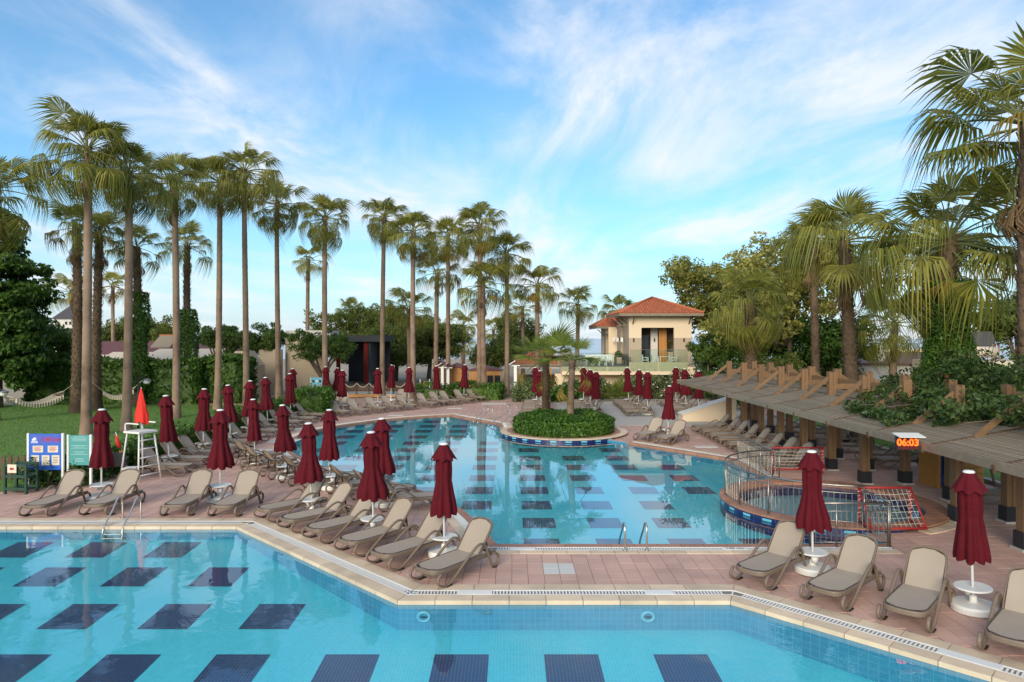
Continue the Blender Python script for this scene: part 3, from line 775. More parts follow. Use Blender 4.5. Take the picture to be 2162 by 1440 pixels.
for i,(px,Y,tp,sz,lb) in enumerate(L_row):
    palm(px, Y, tp, lb, nf=42, size=sz*.95, rad=.18 if i < 4 else .172, seed=11+i*3, group=row, lean=random.uniform(-1.1,1.1), dead=.05, yellow=.06)
palm(-14,37.0,312,'fan palm crown showing above the dense dark tree by hammock',nf=32,size=1.35,seed=5,dead=.05)
palm(161,41.0,425,'dark shaggy trunked fan palm holding the near hammock rope','shag',30,1.0,.26,.3,.1,seed=6)
palm(203,43.0,440,'dark shaggy fan palm holding the rope of second hammock','shag',30,1.0,.26,.3,.1,seed=8)
pv1 = palm(293,46.0,470,'fan palm with trunk wrapped in green creeper behind lamp post','shag',30,1.0,.26,.25,.2,seed=9)
pv2 = palm(397,50.0,470,'creeper covered fan palm standing beside the low building','shag',30,1.0,.24,.25,.1,seed=10)
FARP = [(650,66,515,1.0,'lone slender fan palm far behind beige wall'),(740,92,626,1.1,'distant fan palm crown behind the stone pines, left end'),(865,60,607,1.15,'fan palm growing up through the pine crowns'),
 (921,56,532,1.05,'distant orange trunked fan palm between the tall row palms'),(978,85,655,1.2,'short distant fan palm beyond the timber huts'),(1022,50,545,1.25,'bushy fan palm close behind the timber hut'),
 (1040,92,668,1.1,'small far palm between two dark trunks'),(1104,72,612,1.1,'far fan palm left of the pair above tiled bar roof'),(1136,55,556,1.1,'fan palm towering above the tiled bar roof'),
 (1218,64,602,1.1,'solitary fan palm in open sky beside the terrace building'),(1312,75,622,1.2,'fan palm peeping over the red tiled roof'),(975,110,705,1.2,'tiny far fan palm near the sea beyond huts'),(150,80,580,1.3,'distant fan palm behind the grey pointed tower'),(240,75,570,1.1,'far fan palm behind the lawn hedge')]
for i,(px,Y,tp,sz,lb) in enumerate(FARP):
    palm(px, Y, tp, lb, 'smooth' , size=sz, rad=.19, seed=40+i, far=True, group='distant fan palms')
# right-hand palms with rough trunks
palm(1803,29.0,392,'fan palm with pale rough trunk rising behind the pergola','shag',38,1.42,.26,.12,.2,seed=61,lean=-1.5)
pr2 = palm(2003,22.5,352,'stout fan palm wrapped in orange flowering creeper behind pergola','shag',38,1.5,.30,.06,.15,seed=62)
palm(1582,38.0,562,'low fan palm with thick drooping crown behind pergola far end','shag',36,1.2,.34,.12,.05,seed=63)
palm(1722,45.0,450,'slender fan palm with long yellow hanging skirt','shag',38,1.25,.24,.3,.3,seed=64)
palm(1885,45.0,618,'small fan palm standing before the maroon roofs','smooth',30,1.25,.24,.1,.1,seed=65)
palm(1966,31.0,470,'fan palm half hidden by the creeper clad palm','shag',32,1.35,.32,.2,.15,seed=66)
palm(2178,19.0,75,'tall ragged fan palm with many brown hanging fronds','shag',40,1.5,.25,.3,.2,seed=67)
# island palms
palm(1150,IC[1]+1.2,682,'island fan palm with bristly trunk and yellowing lower leaves','shag',22,1.05,.17,0,.2,seed=71,base_z=.08,X=1.65,stiff=True)
palm(1204,IC[1]-.9,690,'smaller island fan palm with smooth base and orange dead leaf','smooth',14,.95,.16,0,.16,seed=73,base_z=.08,X=2.72,stiff=True)

# ------------------------------------------------------------------ hedges, shrubs, trees
def rounded_hedge():
    g = np.random.default_rng(5); n = 15000; a = g.uniform(0,2*math.pi,n); top = g.random(n) < .55
    r = np.where(top, 2.28*np.sqrt(g.uniform(0,1,n)), 2.3+g.normal(0,.05,n)); edge = np.clip((r-1.7)/.6,0,1)
    z = np.where(top, .86-.22*edge**2+g.normal(0,.05,n)+.06*np.sin(a*5+r*2), g.uniform(.10,.72,n))
    P = np.stack([IC[0]+r*np.cos(a), IC[1]+r*np.sin(a), z],1); Nn = np.stack([np.cos(a)*np.where(top,.2*edge,1), np.sin(a)*np.where(top,.2*edge,1), np.where(top,1,.25)],1)
    return P, Nn
root = empty('round_hedge', (IC[0],IC[1],.08), 0, 'clipped round green hedge filling the planter island in the pool', 'hedge'); root.location = (0,0,0)
foliage('foliage', [rounded_hedge()], .15, M['leaf_island'], root, 3)
MB().lathe([(2.18,.1),(2.18,.55),(1.9,.72),(.1,.76)], 32, (IC[0],IC[1],0)).build('hedge_core', M['leaf_hedge'], root)
def hedge(boxes, name, label, n, size, material, seed, core=True, extra=None):
    root = empty(name, (0,0,0), 0, label, 'hedge' if 'hedge' in name else 'shrub')
    bl = [box_points(int(n*((b[1]-b[0])*(b[3]-b[2])+.7*((b[1]-b[0])+(b[3]-b[2]))*(b[5]-b[4])*2)), *b, seed+i) for i,b in enumerate(boxes)]
    if extra: bl += extra
    foliage('foliage', bl, size, material, root, seed)
    if core:
        mb = MB()
        for b in boxes: mb.box(b[0]+.28,b[1]-.28,b[2]+.28,b[3]-.28,0,b[5]-.28)
        mb.build('hedge_core', M['leaf_dark'], root)
    return root
hedge([(-14.4,-12.9,21.3,23.5,0,.75),(-14.0,-12.6,23.5,31,0,.85),(-13.8,-12.5,31,39.5,0,.95)], 'flowering_hedge', 'low bushy hedge behind the loungers along the lawn edge', 170, .17, M['leaf_hedge'], 20)
hedge([(-12.6,-10.6,38.9,41.2,0,1.45)], 'clipped_hedge', 'bright green box hedge block at the end of lounger row', 260, .16, M['leaf_island'], 26)
hedge([(-33,-21.5,46.2,48.2,0,2.9),(-21.5,-18.5,47,49,0,3.1)], 'ivy_hedge', 'tall dark ivy hedge behind the lawn and hammocks', 210, .30, M['leaf_dark'], 30)
hedge([(-4.2,-.75,49.3,51.2,0,1.15)], 'clipped_hedge', 'yellow green hedge in front of the orange timber hut', 160, .2, M['leaf_island'], 33)
hedge([(-7.0,-3.9,50.5,51.8,0,1.0)], 'clipped_hedge', 'dark low hedge behind the back lounger row', 130, .2, M['leaf_hedge'], 34)
def shrub(px, Y, w, h, label, material, seed, n=2600, size=.2, flowers=0, name='shrub', zc=None, X=None, depth=None):
    x = gx(px,Y) if X is None else X; root = empty(name, (x,Y,0), 0, label, 'shrub')
    foliage('foliage', [blob_points(n,(0,0,h*.52),(w/2,(depth or w)/2,h*.5),26,w*.17+.08,seed,.35)], size, material, root, seed)
    if flowers: foliage('blossom', [blob_points(flowers,(0,0,h*.58),(w/2,(depth or w)/2,h*.5),22,w*.15+.08,seed+1,.7)], .13, M['flower_white'], root, seed+2, .9)
    limb_mb = MB()
    for k in range(4): a = k*1.7; limb_mb.tube([(0,0,0),(w*.15*math.cos(a),w*.15*math.sin(a),h*.6)], [.04,.015], 5)
    limb_mb.build('stem', M['bark'], root)
    return root
for i,(px,Y,w,h,m,fl,lb) in enumerate([
 (1112,48.6,2.0,1.5,'leaf_pale',0,'pale grey green shrub beside the terrace steps'),(1160,49,2.4,1.2,'leaf_hedge',0,'dark shrub behind the island hedge by the steps'),
 (1215,49.5,2.6,1.2,'leaf_hedge',0,'shrub below the terrace slab beside first parasol trio'),(1262,50.5,2.0,1.3,'leaf_pale',60,'pale oleander bush left of the fern palm'),
 (1345,50.5,2.6,1.7,'leaf_pale',130,'white flowering oleander right of the fern palm'),(1390,50.8,2.2,1.6,'leaf_pale',110,'white flowering oleander below the garage opening'),
 (1440,50.8,2.2,1.8,'leaf_pale',130,'white flowering oleander at the building corner'),(1500,50,2.8,2.0,'leaf_dark',0,'dark shrub between building corner and pergola end'),
 (1570,43,2.6,2.2,'leaf_hedge',0,'rounded shrub behind the pergola far posts'),(1500,54,3.6,3.4,'leaf_hedge',0,'leafy shrub right of the terrace building'),
 (1545,50,3.4,3.2,'leaf_hedge',0,'mid green shrub growing above the pergola end'),(1640,44,3.6,3.6,'leaf_plane',0,'yellow green shrub behind pergola posts'),(1770,33,2.2,2.6,'leaf_hedge',0,'shrub at foot of the pale rough palm'),
 (1850,32,3.0,2.7,'leaf_ivy',40,'light flowering bush behind the pergola beams'),(1930,30,3.2,3.0,'leaf_vine',30,'leafy bush in front of the maroon roofs'),
 (105,20.8,1.3,.75,'leaf_hedge',0,'spiky green plant under the blue depth board'),(165,20.9,1.0,.7,'leaf_hedge',12,'small flowering plant under the teal board')]):
    shrub(px,Y,w,h,lb,M[m],100+i*3,n=2800 if w > 1.5 else 1500,size=.2 if w > 1.5 else .11,flowers=fl)
# fern-like short palm below the terrace
palm(1300,49.5,800,'short bushy fan palm growing low below the white terrace','shag',26,1.0,.22,0,.1,seed=81,stiff=True)

def tree(name, px, Y, label, trunk, blobs, leaf, size, n, seed, clumps=40, cr=.6, flat=0, shell=.5, cat='tree', aspect=.55, group=None, X=None):
    x = gx(px,Y) if X is None else X; root = empty(name, (x,Y,0), 0, label, cat, group)
    mb = MB()
    for pts, r0, r1 in trunk: limb(mb, pts, r0, r1)
    mb.build('trunk', M['bark'], root, True)
    tot = sum(b[1][0]*b[1][1]*b[1][2] for b in blobs)**(1)
    bl = [blob_points(int(n*(b[1][0]*b[1][1]*b[1][2])**.67/sum((q[1][0]*q[1][1]*q[1][2])**.67 for q in blobs)), b[0], b[1], clumps, cr, seed+i, shell, flat) for i,b in enumerate(blobs)]
    foliage('crown', bl, size, leaf, root, seed, aspect)
    return root
# dense dark tree at the left
tree('dense_tree', -8, 44, 'dense dark evergreen tree filling the left side beside hammock', [([(0,0,0),(.1,0,2.5),(0,.2,9)],.4,.1)],
     [((0,0,3.6),(3.1,2.6,3.0)),((.1,0,7.4),(2.9,2.5,3.2)),((-.5,0,10.6),(2.0,1.9,2.6)),((1.3,-.4,5.4),(1.8,1.7,3.0)),((-3.2,0,6.2),(2.8,2.4,5.6))], M['leaf_dark'], .34, 60000, 201, 90, .7, .45)
tree('dense_tree', 70, 48, 'dark leafy tree behind the near hammock', [([(0,0,0),(0,0,2),(0,0,4)],.22,.1)], [((0,0,3.4),(3.4,2,2.3))], M['leaf_dark'], .3, 9000, 207, 40, .6)
def jac(px, Y, label, h, spread, seed, lean=0):
    g = random.Random(seed); tr = [([(0,0,0),(lean*.3,0,.7),(lean*.6,0,1.3)],.24,.2)]; bl = []
    for k in range(6):
        a = k*1.05+g.uniform(-.3,.3); rr = spread*g.uniform(.45,.8); e = (lean*.6+rr*math.cos(a), rr*math.sin(a)*.8, h*g.uniform(.62,.8))
        tr.append(([(lean*.6,0,1.2),(lean*.6+e[0]*.4,e[1]*.4,h*.45),e],.13,.05)); bl.append((( e[0],e[1],e[2]+.25),(spread*.42,spread*.42,h*.16)))
    bl.append(((lean*.6,0,h*.82),(spread*.6,spread*.5,h*.17)))
    tree('feathery_tree', px, Y, label, tr, bl, M['leaf_jac'], .26, 8200, seed, 18, .42, .3, .3, aspect=.35, group='feathery trees by the beige wall')
jac(478,57,'small feathery tree with dark leaning trunk above the brown door',6.0,1.9,221,-.6)
jac(548,56,'feathery tree with three forked pale trunks before rounded wall',5.9,2.5,222,.2)
jac(687,54,'feathery tree with thick twisted trunk beside the red stage curtain',5.2,2.7,223,-.3)
def pine(px, Y, label, h, w, seed, n=9500):
    g = random.Random(seed); w *= 1.2; bl = []; tr = [([(0,0,0),(.2,0,h*.4),(-.1,.1,h*.8)],.28,.08)]
    for k in range(9):
        a = k*.9+g.uniform(-.4,.4); rr = w*.36*g.uniform(.3,1.05); z = h*g.uniform(.34,.84)
        bl.append(((rr*math.cos(a),rr*math.sin(a),z),(w*.33,w*.30,h*.19))); tr.append(([(0,0,h*.3),(rr*.6*math.cos(a),rr*.6*math.sin(a),z*.85),(rr*math.cos(a),rr*math.sin(a),z)],.09,.03))
    tree('stone_pine', px, Y, label, tr, bl, M['leaf_pine'], .40, n*2, seed, 34, .62, .25, .35, 'pine tree', .3, 'stone pines behind the stage')
pine(760,76,'broad stone pine with rounded olive crown behind the stage roof',8.6,7.5,231)
pine(835,72,'stone pine showing its crooked trunk beside the straight slim palm',7.8,6.5,232)
pine(905,74,'dark green pine at the end of the pine group near shelter posts',7.8,6.0,233)
pine(800,68,'low pine filling the gap beneath the taller pine crowns',5.6,6.5,236)
pine(1090,78,'brownish dark pine behind the island palm crown',7.2,3.8,234,5000)
pine(2150,46,'dark pine standing by the solar water tanks',7.8,4.6,235,7000)
pine(240,95,'far green pine behind the pale low roofs, near end',7.6,6.5,237,6000)
pine(300,98,'far green pine above the solar roof panel',7.4,6.0,238,6000)
pine(365,95,'far green pine behind the creeper covered palm',7.6,5.5,239,6000)
pine(1045,70,'low dark pine behind the orange timber hut',4.6,4.0,240,4000)
def plane(px, Y, label, h, w, seed, n, leaf='leaf_plane', z0=.38):
    g = random.Random(seed); bl = []; tr = [([(0,0,0),(.3,0,h*.35),(0,.1,h*.8)],.26,.07)]
    for k in range(20):
        a = k*2.4; rr = w*.42*math.sqrt((k+.5)/20); z = h*(z0+(.9-z0)*g.random())*(1-.25*(rr/(w*.5))**2)
        e = (rr*math.cos(a),rr*math.sin(a)*.7,z); bl.append((e,(w*.20,w*.18,h*.13))); tr.append(([(0,0,h*.3),(e[0]*.5,e[1]*.5,z*.8),e],.07,.02))
    tree('plane_tree', px, Y, label, tr, bl, M[leaf], .30, int(n*1.7), seed, 26, .6, .1, .2, group='leafy trees behind the pergola')
plane(1515,60,'tall airy yellow green tree behind the red tiled building',12.6,10.5,251,13000)
plane(1660,50,'tall airy tree with sloping pale branch behind the pergola',13.4,10.5,252,15000)
plane(1590,54,'dark tree between the two airy trees',8.5,8.0,253,11000,'leaf_dark')
plane(1745,50,'dark leafy tree low behind the slender skirted palm',7.5,6.5,254,8000,'leaf_dark',.2)
tree('round_tree', 1495, 52, 'small rounded bright green tree beside the terrace building', [([(0,0,0),(0,0,2),(0,0,3.5)],.12,.05)], [((0,0,3.6),(1.3,1.2,1.3))], M['leaf_jac'], .2, 5000, 261, 34, .35)
# creepers
def creeper(px, Y, z0, z1, rad, label, leaf, seed, n=3000, size=.17, flowers=0, X=None, bulge=0):
    x = gx(px,Y) if X is None else X; g = np.random.default_rng(seed); a = g.uniform(0,2*math.pi,n); t = g.uniform(0,1,n)
    r = rad*(1+.25*np.sin(a*2+t*9)+bulge*(1-t))+np.abs(g.normal(0,.07,n)); P = np.stack([r*np.cos(a),r*np.sin(a),z0+(z1-z0)*t],1); Nn = np.stack([np.cos(a),np.sin(a),np.full(n,.3)],1)
    root = empty('creeper', (x,Y,0), 0, label, 'creeper'); foliage('foliage', [(P,Nn)], size, M[leaf], root, seed)
    if flowers:
        k = g.choice(n, flowers); foliage('blossom', [(P[k]*np.array([1.15,1.15,1]),Nn[k])], .16, M['flower_red'], root, seed+1, .9)
creeper(295,46,1.0,7.6,.42,'green creeper climbing the palm trunk behind the lamp',"leaf_ivy",271,4200,.2)
creeper(397,50,.6,6.6,.45,'bright green creeper wrapped round the palm by low building',"leaf_ivy",272,4200,.2,0,None,.9)
creeper(2003,22.5,2.6,6.4,.48,'orange flowering creeper covering the stout palm trunk',"leaf_ivy",273,9000,.13,14,None,.25)
# bougainvillea over the pergola
root = empty('bougainvillea', (0,0,0), 0, 'dark bougainvillea sprawling over the near half of pergola roof', 'creeper')
bl = [blob_points(15000,(13.2,17.6,3.15),(1.9,4.6,.75),80,.42,281,.2), blob_points(8000,(12.6,13.3,3.05),(1.9,3.2,.7),60,.38,282,.2), blob_points(7000,(11.2,17.0,2.85),(1.5,4.0,.30),70,.28,283,.1),
      blob_points(7000,(11.4,12.6,2.95),(1.5,2.2,.42),60,.32,286,.2), blob_points(1800,(9.8,17.6,2.50),(.8,2.4,.10),44,.17,284,.1), blob_points(6000,(14.3,21.5,3.0),(1.3,2.2,1.1),50,.40,285,.2)]
foliage('foliage', bl, .13, M['leaf_vine'], root, 281)
foliage('blossom', [blob_points(22,(12.2,17.5,3.0),(2.2,4,.5),14,.3,288,.4)], .12, M['flower_red'], root, 288, .9)
mb = MB()
for k in range(14):
    g = random.Random(k); y = 13+k*.6; mb.tube([(14.3,y,.1),(14.0,y+.3,2.2),(12.5+g.uniform(-.8,.8),y+g.uniform(-.6,.6),2.85),(10.2+g.uniform(-.7,.7),y+g.uniform(-.5,.9),2.62)], [.035,.03,.02,.008], 5)
mb.build('stem', M['bark'], root)
# grass blades on the lawn
g = np.random.default_rng(301); n = 26000; gx_ = g.uniform(-34,-13.4,n); gy_ = 20.2+25*g.uniform(0,1,n)**1.3; keep = np.array([inside((a,b),lawn_poly) for a,b in zip(gx_,gy_)])
P = np.stack([gx_,gy_,np.full(n,.04)],1)[keep]; n = len(P); hh = g.uniform(.03,.085,n); a = g.uniform(0,6.28,n); w = np.stack([np.cos(a),np.sin(a),0*a],1)*.018
V = np.stack([P-w,P+w,P+np.stack([g.normal(0,.03,n),g.normal(0,.03,n),hh],1)],1).reshape(-1,3); i = np.arange(n)*3
o = link('grass', np_mesh('grass', V, np.stack([i,i+1,i+2],1), M['grass'])); tag(o, 'short green grass covering the lawn by the hammocks', 'grass', None, 'stuff')


# ------------------------------------------------------------------ sun loungers
def lounger_meshes():
    D = {}
    # side ribbon: front teardrop foot, armrest arch, rear loop
    path = [(.86,.27),(.95,.20),(.93,.10),(.82,.04),(.68,.035),(.52,.12),(.27,.29),(.02,.45),(-.15,.54),(-.28,.545),(-.39,.46),(-.48,.26),(-.57,.07),(-.65,.035),(-.75,.09),(-.77,.19),(-.70,.265),(-.58,.275)]
    for side in (1,-1):
        P = catmull([(x,.345*side,z) for x,z in path], 3); mb = MB(); mb.sweep(P, .055, .042, (0,1,0)); D['arm_loop', side] = mb.mesh('arm_loop', M['resin'], True)
        mb = MB(); mb.box(.60,.76,.315*side-.02,.315*side+.05*side+.02,0,.022) if side > 0 else mb.box(.60,.76,-.385,-.295,0,.022)
        mb.box(-.70,-.60,.345*side-.03,.345*side+.03,0,.022); D['foot_pad', side] = mb.mesh('foot_pad', M['rubber'])
    u = catmull([(-.72,-.305,0),(-.2,-.31,0),(.4,-.31,0),(.80,-.295,0),(.93,-.22,0),(.965,-.1,0),(.97,0,0),(.965,.1,0),(.93,.22,0),(.80,.295,0),(.4,.31,0),(-.2,.31,0),(-.72,.305,0)], 3)
    mb = MB(); mb.sweep([(p.x,p.y,.285) for p in u], .085, .038, (0,0,1)); mb.beam((-.70,-.31,.27),(-.70,.31,.27),.04,.04); mb.beam((-.28,-.31,.27),(-.28,.31,.27),.04,.04)
    D['seat_frame'] = mb.mesh('seat_frame', M['resin'], False)
    out = [(p.x*.975-.005,p.y*.955) for p in u if p.x > -.27] ; out = [(-.27,-.297)]+out+[(-.27,.297)]
    # sagging sling
    xs = np.linspace(-.29,.945,14); V = []; Fs = []
    for i,x in enumerate(xs):
        w = .292 if x < .74 else .292*math.sqrt(max(.02,1-((x-.74)/.215)**2))*.98+.004
        for j in range(5): t = j/4*2-1; V.append((x, t*w, .328-.018*(1-t*t)*math.sin(math.pi*i/13)))
    for i in range(13):
        for j in range(4): a = i*5+j; Fs.append((a,a+5,a+6,a+1))
    D['seat_sling'] = MB().add(V,Fs).mesh('seat_sling', M['sling'], True)
    edge = [V[0]]+[V[i*5] for i in range(1,14)]+[V[13*5+j] for j in range(1,5)]+[V[i*5+4] for i in range(12,-1,-1)]
    D['seat_piping'] = MB().tube([(x,y,.331) for x,y,z in edge], .007, 4).mesh('piping', M['piping'])
    ang = R(50); hx, hz = -.26, .315
    def bk(s, y, n=0): return (hx-s*math.cos(ang)+n*math.sin(ang), y, hz+s*math.sin(ang)+n*math.cos(ang))
    prof = catmull([(0,-.285,0),(.25,-.29,0),(.58,-.275,0),(.69,-.235,0),(.735,-.13,0),(.745,0,0),(.735,.13,0),(.69,.235,0),(.58,.275,0),(.25,.29,0),(0,.285,0)], 3)
    nrm = Vector((math.sin(ang),0,math.cos(ang)))
    mb = MB(); mb.sweep([bk(p.x,p.y) for p in prof], .05, .036, nrm); D['back_frame'] = mb.mesh('back_frame', M['resin'], False)
    V=[]; Fs=[]; ss = np.linspace(-.02,.725,12)
    for i,q in enumerate(ss):
        w = .272 if q < .56 else .272*math.sqrt(max(.03,1-((q-.56)/.172)**2.6))
        w = max(w,.06)
        for j in range(5): t = j/4*2-1; V.append(bk(q, t*w, .012-.02*(1-t*t)*math.sin(math.pi*i/11)))
    for i in range(11):
        for j in range(4): a = i*5+j; Fs.append((a,a+1,a+6,a+5))
    D['back_sling'] = MB().add(V,Fs).mesh('back_sling', M['sling'], True)
    edge = [V[i*5] for i in range(12)]+[V[11*5+j] for j in range(1,5)]+[V[i*5+4] for i in range(10,-1,-1)]
    D['back_piping'] = MB().tube([Vector(v)+nrm*.006 for v in edge], .007, 4).mesh('piping', M['piping'])
    mb = MB(); mb.beam((-.52,-.27,.275),bk(.34,-.25,-.03),.03,.03); mb.beam((-.52,.27,.275),bk(.34,.25,-.03),.03,.03); mb.beam(bk(.34,-.27,-.03),bk(.34,.27,-.03),.03,.02)
    D['back_prop'] = mb.mesh('back_prop', M['rubber'])
    return D
LD = lounger_meshes()
def lounger(x, y, heading, label, group, near=False):
    a = heading+random.uniform(-2.5,2.5)
    r = empty('sun_lounger', (x+random.uniform(-.03,.03), y+random.uniform(-.03,.03), .003), R(a), label, 'sun lounger', group)
    link('seat_frame', LD['seat_frame'], r); s1 = link('seat_sling', LD['seat_sling'], r); link('back_frame', LD['back_frame'], r); s2 = link('back_sling', LD['back_sling'], r)
    for q in (1,-1):
        l = link('arm_loop', LD['arm_loop',q], r)
        if near: link('foot_pad', LD['foot_pad',q], l)
    if near:
        link('piping', LD['seat_piping'], s1); link('piping', LD['back_piping'], s2)
    link('back_prop', LD['back_prop'], r)
    return r
A = [(4.96,12.96,223),(5.84,12.0,223),(6.70,11.2,225),(7.6,10.15,226)]
for i,(x,y,h) in enumerate(A): lounger(x,y,h,f'taupe sun lounger on the right front edge, {ORD[i]} from the railed corner','loungers on the right front edge',True)
Bc = [(-1.02,13.12,235),(-2.0,14.0,230),(-2.86,14.82,228),(-3.82,15.7,228),(-4.62,16.5,227),(-5.52,17.4,226)]
for i,(x,y,h) in enumerate(Bc): lounger(x,y,h,f'taupe sun lounger along the angled pool edge, {ORD[i]} from the walkway between pools','loungers along the angled pool edge',True)
Cc = [(-2.75,18.1,14),(-3.65,18.98,24),(-4.5,19.8,34),(-5.45,20.62,40),(-6.43,21.43,42),(-7.4,22.35,43),(-8.3,23.3,45),(-9.15,24.45,46)]
for i,(x,y,h) in enumerate(Cc): lounger(x,y,h,f'sun lounger facing the curved pool edge, {ORD[i]} from the near bend','loungers facing the curved pool',True)
Dc = [(-11.95,17.98,270),(-10.53,18.08,270),(-8.5,18.0,270),(-7.2,18.0,270)]
for i,(x,y,h) in enumerate(Dc): lounger(x,y,h,f'sun lounger by the pool ladder facing the front pool, {ORD[i]} from the green trolley','loungers by the pool ladder',True)
for i,y in enumerate((22.6,24.0,25.3,26.6,28.0,29.5,31.3,32.9,34.6,36.2,37.9)):
    lounger(-11.55+.25*(i>8),y,-6,f'sun lounger backed against the lawn hedge, {ORD[i]} from the lifeguard chair','loungers against the lawn hedge',i<5)
for i,(px,py) in enumerate(((718,880.6),(757.7,877),(796,873),(832,869),(862,866),(905.6,861.5),(931,857.5),(954,855.5),(984,852),(1011,848.5))):
    x,y = gp(px,py); h=-42; c,s=math.cos(R(h)),math.sin(R(h)); lounger(x-(.7*c+.35*s), y-(.7*s-.35*c), h, f'sun lounger in the back row before the palms, {ORD[i]} from the green box hedge','loungers in the back row')
for i,(px,py,h) in enumerate(((722,861,-75),(700,858,-100),(848,852,-70))):
    x,y = gp(px,py); lounger(x,y+.8,h,['sun lounger turned away behind the back row near the information board','sun lounger beside the palm with curved trunk','single sun lounger set behind the back row by middle parasols'][i],'spare loungers behind the back row')
GY = (39.5,40.95,41.9,43.2,44.7,46.1)
for q,(cx,nm) in enumerate(((1.5,'beside the island palms'),(4.55,'below the left end of terrace'),(7.5,'in front of the terrace building'),(10.5,'nearest the pergola end'))):
    for i,y in enumerate(GY): lounger(cx+.05*i,y,180,f'sun lounger in the block {nm}, {ORD[i]} row from the pool','loungers in blocks below the terrace')
lounger(6.2,30.5,229,'left lounger of the lone pair beside the single parasol','lone lounger pair'); lounger(6.94,29.5,229,'right lounger of the lone pair, closer to the pool rim','lone lounger pair')
for i,y in enumerate((32.5,31.2,29.95,28.7,27.4,26.1,24.85,23.6)): lounger(9.6,y,180,f'sun lounger along the pergola front, {ORD[i]} from its far end','loungers along the pergola front',True)
for i,y in enumerate((32.6,30.6,28.9,26.9,25.0,23.7,18.6,16.4)): lounger(13.65,y,180+random.uniform(-8,8),f'shaded sun lounger under the pergola back edge, {ORD[i]} from far end','loungers shaded under the pergola')

# ------------------------------------------------------------------ closed parasols
def canopy_mesh(seed, flare, lean):
    g = random.Random(seed); n = 48; nf = 8; mb = MB()
    ph = [g.uniform(-.25,.25) for _ in range(nf)]; amp = [g.uniform(.7,1.25) for _ in range(nf)]
    prof = [(.90,.255*flare,.30),(.97,.262*flare,.30),(1.1,.245*flare,.27),(1.3,.205*flare**.5,.24),(1.5,.178,.17),(1.58,.166,.10),(1.64,.170,.13),(1.8,.172,.17),(2.0,.165,.15),(2.12,.15,.08),(2.22,.12,.03)]
    V = []
    for z,r,am in prof:
        for k in range(n):
            a = 2*math.pi*k/n; w = a*nf/(2*math.pi); i = int(w) % nf
            f = 1+am*amp[i]*(abs(math.sin(math.pi*(w+ph[i]*.2)))-.55)*1.25
            dz = -.045*amp[i]*abs(math.sin(math.pi*w)) if z < 1.0 else 0
            tt = max(0,(1.6-z)); V.append((r*f*math.cos(a)+lean[0]*tt, r*f*math.sin(a)+lean[1]*tt, z+dz))
    m = len(prof); Fs = [(i*n+k,i*n+(k+1)%n,(i+1)*n+(k+1)%n,(i+1)*n+k) for i in range(m-1) for k in range(n)]
    mb.add(V,Fs); main = mb.mesh('canopy', M['burgundy'], True)
    mb = MB(); V = []; prof = [(2.035,.255,.14),(2.07,.235,.13),(2.15,.185,.09),(2.26,.125,.04),(2.33,.092,0)]
    for z,r,am in prof:
        for k in range(n):
            a = 2*math.pi*k/n; f = 1+am*math.cos(nf*a+seed); V.append((r*f*math.cos(a), r*f*math.sin(a), z-.022*math.cos(nf*a+seed)*(z < 2.1)))
    m = len(prof); mb.add(V, [(i*n+k,i*n+(k+1)%n,(i+1)*n+(k+1)%n,(i+1)*n+k) for i in range(m-1) for k in range(n)])
    return main, mb.mesh('top_valance', M['burgundy'], True)
CAN = [canopy_mesh(1,1.0,(0,0)),canopy_mesh(2,1.12,(.03,0)),canopy_mesh(3,.9,(0,.02)),canopy_mesh(4,1.22,(.05,-.02))]
pole_m = MB().tube([(0,0,.12),(0,0,2.3)], .022, 10).mesh('pole', M['white_plastic'], True)
base_m = MB().lathe([(.30,0),(.335,.02),(.335,.10),(.315,.135),(.10,.15),(.06,.16),(.055,.26),(.03,.27)], 36).mesh('base', M['white_plastic'], False)
tab_m = MB().lathe([(.05,.37),(.27,.385),(.285,.395),(.285,.41),(.27,.418),(.03,.412)], 36).mesh('tray_table', M['white_plastic'], False)
cup_m = MB().lathe([(.055,.235),(.075,.36),(.07,.36),(.05,.24)], 16, (.10,-.06,0)).mesh('waste_cup', M['white_plastic'], True)
cap_m = MB().lathe([(.088,2.325),(.092,2.345),(.07,2.365),(.01,2.372)], 20).mesh('finial', M['white_plastic'], True)
hook_m = MB().tube([(.02,0,.80),(.05,.0,.80),(.055,0,.86)], .012, 6).mesh('crank', M['white_plastic'])
